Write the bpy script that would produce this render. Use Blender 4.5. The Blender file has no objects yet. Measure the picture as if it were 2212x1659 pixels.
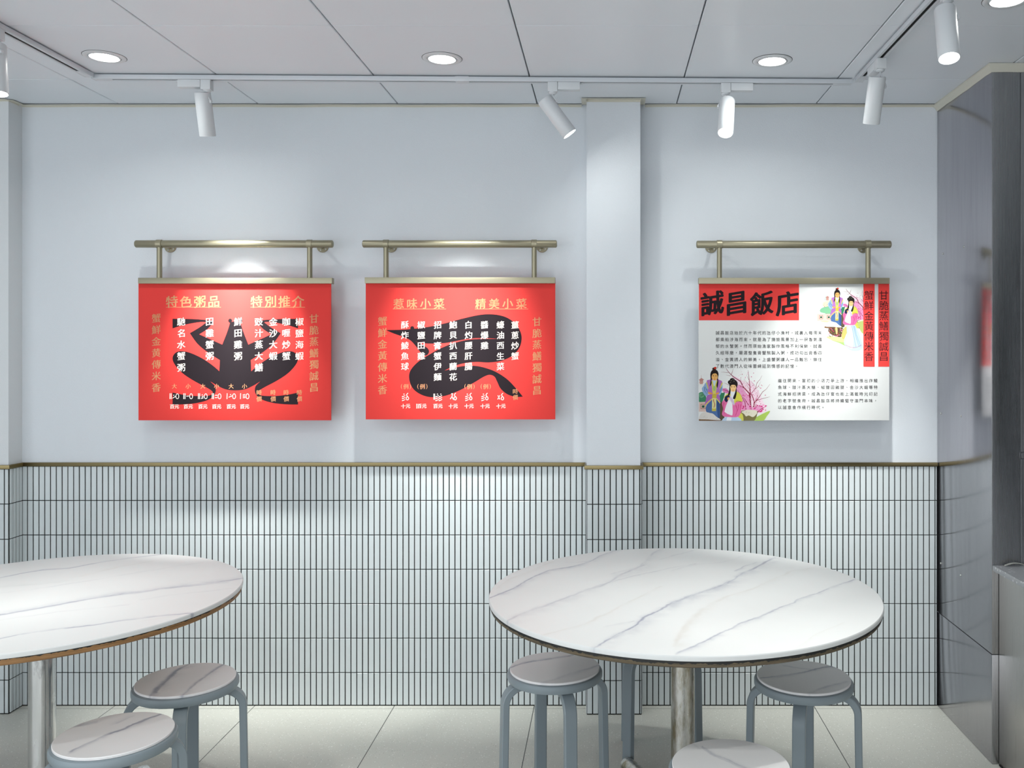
import bpy, bmesh, math, random
import numpy as np
from mathutils import Vector, Matrix, noise as mnoise

random.seed(7)
scene = bpy.context.scene
COL = scene.collection
R = math.radians
F, CX, CY, H = 1932.0, 1310.0, 757.0, 1.536      # focal length and vanishing point in 2212x1659 px, camera height in m

# ------------------------------------------------------------------ camera, world, exposure
cam = bpy.data.cameras.new('camera')
cam_ob = bpy.data.objects.new('camera', cam)
COL.objects.link(cam_ob)
cam_ob.location = (0, 0, H)
cam_ob.rotation_euler = (R(90), 0, 0)
cam.sensor_fit = 'HORIZONTAL'
cam.sensor_width = 36
cam.lens = 36 * F / 2212
cam.shift_x = (1106 - CX) / 2212
cam.shift_y = -(829.5 - CY) / 2212
cam.clip_start = 0.02
scene.camera = cam_ob

world = bpy.data.worlds.new('daylight')
scene.world = world
world.use_nodes = True
bg = world.node_tree.nodes['Background']
bg.inputs[0].default_value = (0.88, 0.94, 1.0, 1)
bg.inputs[1].default_value = 2.6

scene.view_settings.view_transform = 'Standard'
scene.view_settings.look = 'None'
scene.view_settings.gamma = 1
scene.view_settings.use_curve_mapping = False
scene.view_settings.exposure = 0.0
scene.cycles.use_denoising = True
scene.cycles.max_bounces = 8
scene.cycles.diffuse_bounces = 5
scene.cycles.sample_clamp_indirect = 6.0

DOWN_W = 2.4      # recessed downlights
SPOT_W = 2.0       # track spots


def area_lamp(name, loc, direction, size, watts, spread, color=(1, 1, 1), parent=None):
    d = bpy.data.lights.new(name, 'AREA')
    d.shape = 'DISK'
    d.size = size
    d.energy = watts
    d.color = color
    d.spread = R(spread)
    o = bpy.data.objects.new(name, d)
    COL.objects.link(o)
    o.location = loc
    o.rotation_euler = Vector(direction).to_track_quat('-Z', 'Y').to_euler()
    if parent:
        o.parent = parent
        o.matrix_parent_inverse = parent.matrix_world.inverted() if False else Matrix.Translation(-Vector(parent.location))
    return o


# ------------------------------------------------------------------ helpers
def P(px, py, Y):
    """point at depth Y seen at a pixel of the photograph"""
    return Vector(((px - CX) * Y / F, Y, H - (py - CY) * Y / F))


def lin(c):
    f = lambda v: v / 12.92 if v <= 0.04045 else ((v + 0.055) / 1.055) ** 2.4
    return tuple(f(x / 255) for x in c) + (1,)


MATS = {}


def mat(name, rgb=(200, 200, 200), rough=0.5, metal=0.0, spec=0.5, bump=None, emit=None, linear=None):
    if name in MATS:
        return MATS[name]
    m = bpy.data.materials.new(name)
    m.use_nodes = True
    nt = m.node_tree
    b = nt.nodes['Principled BSDF']
    b.inputs['Base Color'].default_value = linear if linear else lin(rgb)
    b.inputs['Roughness'].default_value = rough
    b.inputs['Metallic'].default_value = metal
    b.inputs['Specular IOR Level'].default_value = spec
    if emit:
        b.inputs['Emission Color'].default_value = (*emit[0], 1)
        b.inputs['Emission Strength'].default_value = emit[1]
    if bump:
        scale, strength, dist = bump
        tc = nt.nodes.new('ShaderNodeTexCoord')
        n = nt.nodes.new('ShaderNodeTexNoise')
        n.inputs['Scale'].default_value = scale
        n.inputs['Detail'].default_value = 3
        bp = nt.nodes.new('ShaderNodeBump')
        bp.inputs['Strength'].default_value = strength
        bp.inputs['Distance'].default_value = dist
        nt.links.new(tc.outputs['Object'], n.inputs['Vector'])
        nt.links.new(n.outputs['Fac'], bp.inputs['Height'])
        nt.links.new(bp.outputs['Normal'], b.inputs['Normal'])
    MATS[name] = m
    return m


def nodes_of(m):
    nt = m.node_tree
    return nt, nt.nodes['Principled BSDF'], nt.nodes.new, nt.links.new


def ramp(nt, pts):
    r = nt.nodes.new('ShaderNodeValToRGB')
    e = r.color_ramp.elements
    while len(e) < len(pts):
        e.new(0.5)
    for el, (p, c) in zip(e, pts):
        el.position = p
        el.color = c if len(c) == 4 else (*c, 1)
    return r


class MB:
    """collects geometry and links it as one mesh object"""

    def __init__(self):
        self.v, self.f, self.m, self.mats = [], [], [], []

    def mi(self, material):
        if material not in self.mats:
            self.mats.append(material)
        return self.mats.index(material)

    def add(self, verts, faces, material):
        n = len(self.v)
        self.v += [tuple(p) for p in verts]
        self.f += [tuple(i + n for i in f) for f in faces]
        self.m += [self.mi(material)] * len(faces)

    def box(self, x0, x1, y0, y1, z0, z1, material):
        v = [(x, y, z) for z in (z0, z1) for y in (y0, y1) for x in (x0, x1)]
        self.add(v, [(0, 2, 3, 1), (4, 5, 7, 6), (0, 1, 5, 4), (2, 6, 7, 3), (0, 4, 6, 2), (1, 3, 7, 5)], material)

    def obox(self, c, ax, hx, hy, hz, material):
        """oriented box: ax = three unit axes"""
        c = Vector(c)
        X, Y, Z = [Vector(a) for a in ax]
        v = [c + X * sx * hx + Y * sy * hy + Z * sz * hz for sz in (-1, 1) for sy in (-1, 1) for sx in (-1, 1)]
        self.add(v, [(0, 2, 3, 1), (4, 5, 7, 6), (0, 1, 5, 4), (2, 6, 7, 3), (0, 4, 6, 2), (1, 3, 7, 5)], material)

    def lathe(self, base, axis, profile, material, seg=40, close=True):
        """profile = [(distance along axis, radius)], radius 0 makes a pole"""
        base, a = Vector(base), Vector(axis).normalized()
        u = a.orthogonal().normalized()
        w = a.cross(u)
        rings, verts, faces = [], [], []
        for d, r in profile:
            if r < 1e-6:
                rings.append([len(verts)])
                verts.append(base + a * d)
            else:
                rings.append(list(range(len(verts), len(verts) + seg)))
                for k in range(seg):
                    t = 2 * math.pi * k / seg
                    verts.append(base + a * d + (u * math.cos(t) + w * math.sin(t)) * r)
        for A, B in zip(rings, rings[1:]):
            for k in range(seg):
                j = (k + 1) % seg
                if len(A) == 1 and len(B) == 1:
                    continue
                if len(A) == 1:
                    faces.append((A[0], B[j], B[k]))
                elif len(B) == 1:
                    faces.append((A[k], A[j], B[0]))
                else:
                    faces.append((A[k], A[j], B[j], B[k]))
        self.add(verts, faces, material)

    def rod(self, p0, p1, r, material, seg=28, bev=0.0):
        p0, p1 = Vector(p0), Vector(p1)
        L = (p1 - p0).length
        b = bev or r * 0.08
        self.lathe(p0, p1 - p0, [(0, 0), (0, r - b), (b * .3, r - b * .3), (b, r), (L - b, r), (L - b * .3, r - b * .3), (L, r - b), (L, 0)], material, seg)

    def strip(self, path, side, hw, thick, material):
        """a bent board: path of (point, normal) with width 2*hw along side and thickness thick along -normal"""
        s = Vector(side)
        verts, faces = [], []
        c = min(hw, thick) * 0.12
        for p, n in path:
            p, n = Vector(p), Vector(n)
            for a, b in ((-hw, -c), (-hw + c, 0), (hw - c, 0), (hw, -c), (hw, -thick + c), (hw - c, -thick), (-hw + c, -thick), (-hw, -thick + c)):
                verts.append(p + s * a + n * b)
        k = 8
        for i in range(len(path) - 1):
            for j in range(k):
                a, b = i * k + j, i * k + (j + 1) % k
                faces.append((a, b, b + k, a + k))
        faces.append(tuple(range(k)))
        faces.append(tuple(reversed(range((len(path) - 1) * k, len(path) * k))))
        self.add(verts, faces, material)

    def build(self, name, parent=None, bevel=0.0, smooth=35, segs=2, world=False):
        me = bpy.data.meshes.new(name)
        off = Vector(parent.matrix_basis.translation) if (parent is not None and not world) else Vector()
        if parent is not None and parent.parent is not None:
            off = off + parent.parent.matrix_basis.translation
        me.from_pydata([tuple(Vector(p) - off) for p in self.v], [], self.f)
        for m in self.mats:
            me.materials.append(m)
        me.polygons.foreach_set('material_index', self.m)
        bm = bmesh.new()
        bm.from_mesh(me)
        bmesh.ops.recalc_face_normals(bm, faces=bm.faces)
        if bevel:
            ed = [e for e in bm.edges if len(e.link_faces) == 2 and e.calc_face_angle(0) > R(30)]
            bmesh.ops.bevel(bm, geom=ed, offset=bevel, segments=segs, profile=0.6, affect='EDGES', clamp_overlap=True)
        bm.to_mesh(me)
        bm.free()
        if smooth:
            me.shade_smooth()
            me.set_sharp_from_angle(angle=R(smooth))
        o = bpy.data.objects.new(name, me)
        COL.objects.link(o)
        if parent is not None:
            o.parent = parent
        return o


def tag(o, label=None, cat=None, group=None, kind=None):
    if label:
        o['label'] = label
    if cat:
        o['category'] = cat
    if group:
        o['group'] = group
    if kind:
        o['kind'] = kind
    return o


def thing(name, loc, label, cat, group=None):
    o = bpy.data.objects.new(name, None)
    o.empty_display_size = 0.05
    COL.objects.link(o)
    o.location = loc
    return tag(o, label, cat, group)


def struct(o, label=None):
    return tag(o, label, None, None, 'structure')


def copy_tree(root, parent=None):
    c = root.copy()
    COL.objects.link(c)
    if parent is not None:
        c.parent = parent
    for ch in list(root.children):
        copy_tree(ch, c)
    return c


# ------------------------------------------------------------------ materials
M_wall = mat('white_plaster_paint', linear=(0.66, 0.69, 0.725, 1), rough=0.62, bump=(260, 0.22, 0.004))
M_pier = mat('cream_plaster_paint', linear=(0.67, 0.69, 0.705, 1), rough=0.62, bump=(260, 0.22, 0.004))
M_tile = mat('pale_grey_glazed_tile', linear=(0.60, 0.645, 0.655, 1), rough=0.30)
M_grout = mat('black_grout', (17, 18, 19), rough=0.9)
M_brass = mat('aged_brass', linear=(0.225, 0.18, 0.09, 1), rough=0.34, metal=1.0)
M_bronze = mat('champagne_metal', linear=(0.33, 0.30, 0.21, 1), rough=0.40, metal=0.7)
M_ceil = mat('white_ceiling_panel', linear=(0.72, 0.755, 0.80, 1), rough=0.33)
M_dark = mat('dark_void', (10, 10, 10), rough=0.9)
M_trimw = mat('off_white_ceiling_trim', linear=(0.60, 0.58, 0.50, 1), rough=0.5)
M_white = mat('white_lamp_enamel', linear=(0.66, 0.68, 0.70, 1), rough=0.38)
M_track = mat('white_track_aluminium', linear=(0.62, 0.645, 0.68, 1), rough=0.3)
M_lens = mat('lamp_lens', (255, 255, 255), rough=0.4, emit=((0.98, 1, 0.98), 14.0))
M_grey = mat('grey_painted_wood', linear=(0.24, 0.285, 0.31, 1), rough=0.42)
M_red = mat('red_print', linear=(0.70, 0.052, 0.046, 1), rough=0.75, spec=0.12)
M_black = mat('black_print', linear=(0.016, 0.011, 0.014, 1), rough=0.75, spec=0.12)
M_gold = mat('gold_print', linear=(0.56, 0.26, 0.13, 1), rough=0.75, spec=0.12)
M_ivory = mat('ivory_print', linear=(0.85, 0.74, 0.66, 1), rough=0.75, spec=0.12)
M_paper = mat('white_print_board', linear=(0.63, 0.635, 0.625, 1), rough=0.7, spec=0.2)
M_screw = mat('bright_screw', linear=(0.5, 0.5, 0.48, 1), rough=0.3, metal=1.0)
M_kitchen = mat('dark_kitchen_wall', linear=(0.10, 0.105, 0.11, 1), rough=0.4)
M_socket = mat('grey_plastic', (70, 72, 75), rough=0.5)


def steel(name, base, rough, stretch=(1, 1, 60), wave=0.0, rv=0.08, noise_scale=7, bump=0.03):
    m = mat(name, linear=base, rough=rough, metal=1.0)
    nt, b, N, L = nodes_of(m)
    tc = N('ShaderNodeTexCoord')
    mp = N('ShaderNodeMapping')
    mp.inputs['Scale'].default_value = stretch
    n = N('ShaderNodeTexNoise')
    n.inputs['Scale'].default_value = noise_scale
    n.inputs['Detail'].default_value = 5
    L(tc.outputs['Object'], mp.inputs['Vector'])
    L(mp.outputs['Vector'], n.inputs['Vector'])
    mr = N('ShaderNodeMapRange')
    mr.inputs['From Min'].default_value = 0.3
    mr.inputs['From Max'].default_value = 0.7
    mr.inputs['To Min'].default_value = rough - rv
    mr.inputs['To Max'].default_value = rough + rv
    L(n.outputs['Fac'], mr.inputs['Value'])
    L(mr.outputs['Result'], b.inputs['Roughness'])
    rp = ramp(nt, [(0.3, tuple(c * 0.93 for c in base[:3])), (0.7, tuple(min(1, c * 1.05) for c in base[:3]))])
    L(n.outputs['Fac'], rp.inputs['Fac'])
    L(rp.outputs['Color'], b.inputs['Base Color'])
    bp = N('ShaderNodeBump')
    bp.inputs['Strength'].default_value = bump
    bp.inputs['Distance'].default_value = 0.002
    L(n.outputs['Fac'], bp.inputs['Height'])
    if wave:
        n2 = N('ShaderNodeTexNoise')
        n2.inputs['Scale'].default_value = 4.5
        n2.inputs['Detail'].default_value = 1
        L(tc.outputs['Object'], n2.inputs['Vector'])
        b2 = N('ShaderNodeBump')
        b2.inputs['Strength'].default_value = wave
        b2.inputs['Distance'].default_value = 0.02
        L(n2.outputs['Fac'], b2.inputs['Height'])
        L(bp.outputs['Normal'], b2.inputs['Normal'])
        L(b2.outputs['Normal'], b.inputs['Normal'])
    else:
        L(bp.outputs['Normal'], b.inputs['Normal'])
    return m


M_steel_side = steel('brushed_steel_cladding', (0.455, 0.445, 0.475, 1), 0.15, (70, 70, 0.9), wave=0.05, rv=0.05)
M_steel_front = steel('dark_brushed_steel', (0.42, 0.42, 0.43, 1), 0.27, (150, 150, 0.6), rv=0.02, bump=0.012)
for m_, amt in ((M_steel_front, 0.75),):
    nt, b, N, L = nodes_of(m_)
    b.inputs['Anisotropic'].default_value = amt
    cz = N('ShaderNodeCombineXYZ')
    cz.inputs[2].default_value = 1.0
    L(cz.outputs[0], b.inputs['Tangent'])
M_steel_counter = steel('counter_steel', (0.55, 0.53, 0.51, 1), 0.30, (110, 110, 0.7), rv=0.03)
M_pole = steel('worn_chrome_tube', (0.66, 0.66, 0.66, 1), 0.22, (9, 9, 1.2), rv=0.12, noise_scale=5)


def wear_on(m, colour, lo, hi, scale=(14, 14, 4)):
    """dull patches on a metal tube"""
    nt, b, N, L = nodes_of(m)
    tc = N('ShaderNodeTexCoord')
    mp = N('ShaderNodeMapping')
    mp.inputs['Scale'].default_value = scale
    n = N('ShaderNodeTexNoise')
    n.inputs['Scale'].default_value = 1.6
    n.inputs['Detail'].default_value = 6
    n.inputs['Roughness'].default_value = 0.7
    L(tc.outputs['Object'], mp.inputs['Vector'])
    L(mp.outputs['Vector'], n.inputs['Vector'])
    rp = ramp(nt, [(lo, (0, 0, 0)), (hi, (1, 1, 1))])
    L(n.outputs['Fac'], rp.inputs['Fac'])
    mx = N('ShaderNodeMix')
    mx.data_type = 'RGBA'
    src = b.inputs['Base Color'].links[0].from_socket
    L(rp.outputs['Color'], mx.inputs[0])
    L(src, mx.inputs[6])
    mx.inputs[7].default_value = colour
    L(mx.outputs[2], b.inputs['Base Color'])


M_pole_worn = steel('tarnished_chrome_tube', (0.60, 0.59, 0.57, 1), 0.34, (9, 9, 1.2), rv=0.12, noise_scale=5)
wear_on(M_steel_side, (0.37, 0.36, 0.39, 1), 0.46, 0.80, (9, 9, 0.8))
wear_on(M_pole_worn, (0.30, 0.265, 0.18, 1), 0.44, 0.62)
wear_on(M_pole, (0.22, 0.22, 0.23, 1), 0.56, 0.72)


def marble(name, rough=0.34):
    """polished marble: the colour of each point of the slab comes from the veins laid into it"""
    m = mat(name, rough=rough)
    nt, b, N, L = nodes_of(m)
    at = N('ShaderNodeAttribute')
    at.attribute_name = 'veins'
    L(at.outputs['Color'], b.inputs['Base Color'])
    return m


M_marble = marble('white_veined_marble')


def vnoise(x, y, seed):
    """smooth lattice noise in 0..1"""
    xi, yi = np.floor(x), np.floor(y)
    fx, fy = x - xi, y - yi
    fx, fy = fx * fx * (3 - 2 * fx), fy * fy * (3 - 2 * fy)

    def h(a, c):
        v = np.sin(a * 127.1 + c * 311.7 + seed * 74.7) * 43758.5453
        return v - np.floor(v)
    return (h(xi, yi) * (1 - fx) + h(xi + 1, yi) * fx) * (1 - fy) + (h(xi, yi + 1) * (1 - fx) + h(xi + 1, yi + 1) * fx) * fy


def fbm(x, y, seed, n=4):
    t, a, tot = 0, 1.0, 0.0
    for k in range(n):
        t = t + a * vnoise(x * 2 ** k, y * 2 ** k, seed + k * 3.1)
        tot += a
        a *= 0.55
    return t / tot


def vein_colours(xy, veins, base, seed, warp=0.016):
    """veins: (points in m, half width, soft width, darkness, colour)"""
    x, y = xy[:, 0], xy[:, 1]
    wx = (fbm(x * 14, y * 14, seed) - 0.5) * warp + (fbm(x * 60, y * 60, seed + 9) - 0.5) * warp * 0.35
    wy = (fbm(x * 14, y * 14, seed + 4) - 0.5) * warp + (fbm(x * 60, y * 60, seed + 13) - 0.5) * warp * 0.35
    px, py = x + wx, y + wy
    col = np.ones((len(x), 3)) * np.array(base)
    col *= (1 - 0.035 * (fbm(x * 5, y * 5, seed + 20) - 0.5) * 2)[:, None]
    more = []
    for i, (pts, w, soft, dark, c) in enumerate(veins):      # hairlines running beside the strong veins
        if dark > 0.5 and soft:
            for s_, q in ((1, 0.55), (-1, 0.3)):
                more.append(([(px_ + s_ * soft * 0.25, py_ + s_ * soft * 0.55) for px_, py_ in pts], w * 0.45, 0, dark * q, c))
    for k, (pts, w, soft, dark, c) in enumerate(list(veins) + more):
        dmin = np.full(len(x), 9.0)
        side = np.zeros(len(x))
        for (ax, ay), (bx, by) in zip(pts, pts[1:]):
            ex, ey = bx - ax, by - ay
            l2 = ex * ex + ey * ey + 1e-12
            t = np.clip(((px - ax) * ex + (py - ay) * ey) / l2, 0, 1)
            dx_, dy_ = px - ax - ex * t, py - ay - ey * t
            d = np.sqrt(dx_ * dx_ + dy_ * dy_)
            near = d < dmin
            dmin = np.where(near, d, dmin)
            side = np.where(near, np.sign(ex * (py - ay) - ey * (px - ax)), side)
        vary = np.clip(2.6 * fbm(x * 13, y * 13, seed + 31 + k) - 0.55, 0.12, 1.15)
        wv = w * (0.45 + 1.1 * fbm(x * 9, y * 9, seed + 83 + k))
        a = dark * np.exp(-(dmin / wv) ** 2) * vary
        if soft:
            grain = np.clip(2.4 * fbm(x * 26, y * 26, seed + 47 + k) - 0.5, 0.1, 1.3)
            s_ = soft * np.where(side > 0, 1.0, 0.35)
            a = np.maximum(a, dark * 0.42 * np.exp(-(dmin / s_) ** 2) * grain)
        a = np.clip(a, 0, 1)[:, None]
        col = col * (1 - a) + np.array(c) * a
    return col


def marble_disc(name, parent, r, rim, material, n, veins, base, seed, local=Vector()):
    """a round slab; rim = [(z, radius inset)] from the top edge down, closed below; veins around the slab's own centre"""
    g = np.linspace(-1, 1, n + 1)
    X, Y = np.meshgrid(g, g)
    ax_, ay_ = np.abs(X), np.abs(Y)
    big = np.maximum(ax_, ay_)
    with np.errstate(divide='ignore', invalid='ignore'):
        ph = np.where(ax_ >= ay_, np.arctan2(Y, X), np.arctan2(Y, X))
        # equal angles along each side of the square
        q = np.where(ax_ >= ay_, np.where(X == 0, 0, Y / np.where(X == 0, 1, X)), np.where(Y == 0, 0, X / np.where(Y == 0, 1, Y)))
    ang = np.where(ax_ >= ay_, np.where(X >= 0, 0, math.pi) + q * math.pi / 4, np.where(Y >= 0, math.pi / 2, -math.pi / 2) - q * math.pi / 4)
    R0 = r - rim[0][1]
    VX, VY = big * np.cos(ang) * R0, big * np.sin(ang) * R0
    verts = np.stack([VX.ravel(), VY.ravel(), np.full(VX.size, rim[0][0])], 1)
    idx = np.arange((n + 1) ** 2).reshape(n + 1, n + 1)
    faces = np.stack([idx[:-1, :-1].ravel(), idx[:-1, 1:].ravel(), idx[1:, 1:].ravel(), idx[1:, :-1].ravel()], 1).tolist()
    edge = list(idx[0, :-1]) + list(idx[:-1, -1]) + list(idx[-1, :0:-1]) + list(idx[:0:-1, 0])
    ring = [int(i) for i in edge]
    allv = verts.tolist()
    first = ring
    for z, inset in rim[1:]:
        new = []
        for i in first:
            k = (r - inset) / R0
            new.append(len(allv))
            allv.append([verts[i, 0] * k, verts[i, 1] * k, z])
        m_ = len(ring)
        faces += [(ring[i], ring[(i + 1) % m_], new[(i + 1) % m_], new[i]) for i in range(m_)]
        ring = new
    faces.append(tuple(ring))
    me = bpy.data.meshes.new(name)
    me.from_pydata(allv, [], faces)
    me.materials.append(material)
    xy = np.array(allv)[:, :2]
    col = np.concatenate([vein_colours(xy, veins, base, seed), np.ones((len(allv), 1))], 1)
    at = me.color_attributes.new('veins', 'FLOAT_COLOR', 'POINT')
    at.data.foreach_set('color', col.astype(np.float32).ravel())
    bm = bmesh.new()
    bm.from_mesh(me)
    bmesh.ops.recalc_face_normals(bm, faces=bm.faces)
    bm.to_mesh(me)
    bm.free()
    me.shade_smooth()
    me.set_sharp_from_angle(angle=R(40))
    if parent is None:
        return me
    o = bpy.data.objects.new(name, me)
    COL.objects.link(o)
    o.parent = parent
    return o


def traced(ox, oy, k, z, centre, rot, rows):
    """veins noted on a photo crop, laid down on the horizontal slab at height z, in the slab's own frame"""
    out = []
    ca, sa = math.cos(-R(rot)), math.sin(-R(rot))
    for pts, w, soft, dark, c in rows:
        q = []
        for u, v in pts:
            X, Yp = ox + u / k, oy + v / k
            Yd = F * (H - z) / (Yp - CY)
            a, b_ = (X - CX) * Yd / F - centre[0], Yd - centre[1]
            q.append((a * ca - b_ * sa, a * sa + b_ * ca))
        out.append((q, w, soft, dark, c))
    return out


def wood_edge(name, c1, c2, dark, thr):
    m = mat(name, rough=0.6)
    nt, b, N, L = nodes_of(m)
    tc = N('ShaderNodeTexCoord')
    mp = N('ShaderNodeMapping')
    mp.inputs['Scale'].default_value = (9, 9, 160)
    n = N('ShaderNodeTexNoise')
    n.inputs['Scale'].default_value = 1.5
    n.inputs['Detail'].default_value = 6
    L(tc.outputs['Object'], mp.inputs['Vector'])
    L(mp.outputs[0], n.inputs['Vector'])
    rp = ramp(nt, [(0.3, c1), (0.7, c2)])
    L(n.outputs['Fac'], rp.inputs['Fac'])
    # ragged black glue line under the slab
    n2 = N('ShaderNodeTexNoise')
    n2.inputs['Scale'].default_value = 55
    n2.inputs['Detail'].default_value = 4
    L(tc.outputs['Object'], n2.inputs['Vector'])
    sp = N('ShaderNodeSeparateXYZ')
    L(tc.outputs['Object'], sp.inputs[0])
    ma = N('ShaderNodeMath')
    ma.operation = 'MULTIPLY_ADD'
    ma.inputs[1].default_value = 0.016
    L(n2.outputs['Fac'], ma.inputs[0])
    L(sp.outputs['Z'], ma.inputs[2])
    gt = N('ShaderNodeMath')
    gt.operation = 'GREATER_THAN'
    gt.inputs[1].default_value = thr
    L(ma.outputs[0], gt.inputs[0])
    mx = N('ShaderNodeMix')
    mx.data_type = 'RGBA'
    L(gt.outputs[0], mx.inputs[0])
    L(rp.outputs['Color'], mx.inputs[6])
    mx.inputs[7].default_value = (*dark, 1)
    L(mx.outputs[2], b.inputs['Base Color'])
    return m


M_edge_r = wood_edge('dark_worn_board_edge', (0.045, 0.035, 0.022), (0.16, 0.12, 0.07), (0.012, 0.012, 0.012), 0.7365)
M_edge_l = wood_edge('brown_board_edge', (0.20, 0.10, 0.035), (0.36, 0.19, 0.075), (0.015, 0.014, 0.013), 0.7405)


def terrazzo(name, base, pale, dark, scale, joints=True, rough=0.4):
    m = mat(name, rough=rough)
    nt, b, N, L = nodes_of(m)
    tc = N('ShaderNodeTexCoord')
    prev = None
    n0 = N('ShaderNodeTexNoise')
    n0.inputs['Scale'].default_value = 420
    n0.inputs['Detail'].default_value = 3
    L(tc.outputs['Object'], n0.inputs['Vector'])
    rp = ramp(nt, [(0.3, tuple(c * 0.9 for c in base)), (0.7, tuple(c * 1.08 for c in base))])
    L(n0.outputs['Fac'], rp.inputs['Fac'])
    prev = rp.outputs['Color']
    for sc, size, colr, seed in ((scale, 0.16, pale, 0), (scale * 1.1, 0.11, dark, 5.3), (scale * 0.6, 0.10, pale, 9.1)):
        mp = N('ShaderNodeMapping')
        mp.inputs['Location'].default_value = (seed, seed * 2, 0)
        vo = N('ShaderNodeTexVoronoi')
        vo.inputs['Scale'].default_value = sc
        L(tc.outputs['Object'], mp.inputs['Vector'])
        L(mp.outputs[0], vo.inputs['Vector'])
        # random chip size from the cell colour
        sp = N('ShaderNodeSeparateXYZ')
        L(vo.outputs['Color'], sp.inputs[0])
        ml = N('ShaderNodeMath')
        ml.operation = 'MULTIPLY'
        ml.inputs[1].default_value = size * 1.6
        L(sp.outputs[0], ml.inputs[0])
        lt = N('ShaderNodeMath')
        lt.operation = 'LESS_THAN'
        L(vo.outputs['Distance'], lt.inputs[0])
        L(ml.outputs[0], lt.inputs[1])
        mx = N('ShaderNodeMix')
        mx.data_type = 'RGBA'
        L(lt.outputs[0], mx.inputs[0])
        L(prev, mx.inputs[6])
        mx.inputs[7].default_value = (*colr, 1)
        prev = mx.outputs[2]
    if joints:
        sp = N('ShaderNodeSeparateXYZ')
        L(tc.outputs['Object'], sp.inputs[0])
        for axis, start, pitch, half in (('X', 0.896, 0.604, 0.0016), ('Y', 3.835, 1.208, 0.0012)):
            a = N('ShaderNodeMath')
            a.operation = 'SUBTRACT'
            a.inputs[1].default_value = start - pitch * 20.5
            L(sp.outputs[axis], a.inputs[0])
            md = N('ShaderNodeMath')
            md.operation = 'MODULO'
            md.inputs[1].default_value = pitch
            L(a.outputs[0], md.inputs[0])
            s2 = N('ShaderNodeMath')
            s2.operation = 'SUBTRACT'
            s2.inputs[1].default_value = pitch / 2
            L(md.outputs[0], s2.inputs[0])
            ab = N('ShaderNodeMath')
            ab.operation = 'ABSOLUTE'
            L(s2.outputs[0], ab.inputs[0])
            lt = N('ShaderNodeMath')
            lt.operation = 'LESS_THAN'
            lt.inputs[1].default_value = half
            L(ab.outputs[0], lt.inputs[0])
            mx = N('ShaderNodeMix')
            mx.data_type = 'RGBA'
            L(lt.outputs[0], mx.inputs[0])
            L(prev, mx.inputs[6])
            mx.inputs[7].default_value = (0.035, 0.037, 0.035, 1)
            prev = mx.outputs[2]
    L(prev, b.inputs['Base Color'])
    return m


M_floor = terrazzo('pale_speckled_floor_tile', (0.56, 0.56, 0.51), (0.74, 0.74, 0.70), (0.26, 0.26, 0.25), 95)
M_counter = terrazzo('grey_terrazzo_worktop', (0.36, 0.37, 0.39), (0.66, 0.67, 0.68), (0.24, 0.25, 0.27), 60, joints=False, rough=0.3)

# ------------------------------------------------------------------ setting
YW, ZC = 3.864, 2.598           # tile face of the back wall, underside of the ceiling
XL, XR, YB = -4.2, 3.6, -3.0    # extents of the room
XP = -2.528                     # side of the pier at the left
XS = 1.431                      # side of the steel cladding at the right
YS = 3.319                      # front of the steel cladding
PX0, PX1, YP = -0.084, 0.149, 3.770   # pillar
ZD0, ZD1 = 1.036, 1.052         # brass strip

b = MB()
b.box(XL - 0.1, XR + 0.1, YB, 4.0, -0.1, 0, M_floor)
struct(b.build('floor', smooth=0))

# ceiling of square metal panels with open joints
b = MB()
b.box(XL - 0.1, XR + 0.1, YB, 4.0, ZC + 0.03, ZC + 0.1, M_dark)
xs = [-0.2985 + 0.6012 * k for k in range(-7, 8)]
ys = [3.504 - 0.581 * k for k in range(-1, 12)]
rnd = random.Random(3)
for i in range(len(xs) - 1):
    for j in range(len(ys) - 1):
        x0, x1, y1, y0 = xs[i] + 0.0023, xs[i + 1] - 0.0023, ys[j], ys[j + 1]
        y0 += 0.0006
        y1 -= 0.0006
        y1 = min(y1, 3.8470)
        dz = [rnd.uniform(-0.0006, 0.0006) for _ in range(4)]
        e = 0.0022
        v = [(x0, y0, ZC + e), (x1, y0, ZC + e), (x1, y1, ZC + e), (x0, y1, ZC + e),
             (x0 + e, y0 + e * .3, ZC + dz[0]), (x1 - e, y0 + e * .3, ZC + dz[1]), (x1 - e, y1 - e * .3, ZC + dz[2]), (x0 + e, y1 - e * .3, ZC + dz[3]),
             (x0, y0, ZC + .03), (x1, y0, ZC + .03), (x1, y1, ZC + .03), (x0, y1, ZC + .03)]
        b.add(v, [(4, 5, 6, 7), (0, 1, 5, 4), (1, 2, 6, 5), (2, 3, 7, 6), (3, 0, 4, 7), (8, 9, 1, 0), (9, 10, 2, 1), (10, 11, 3, 2), (11, 8, 0, 3)], M_ceil)
struct(b.build('ceiling', smooth=0))


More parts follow.
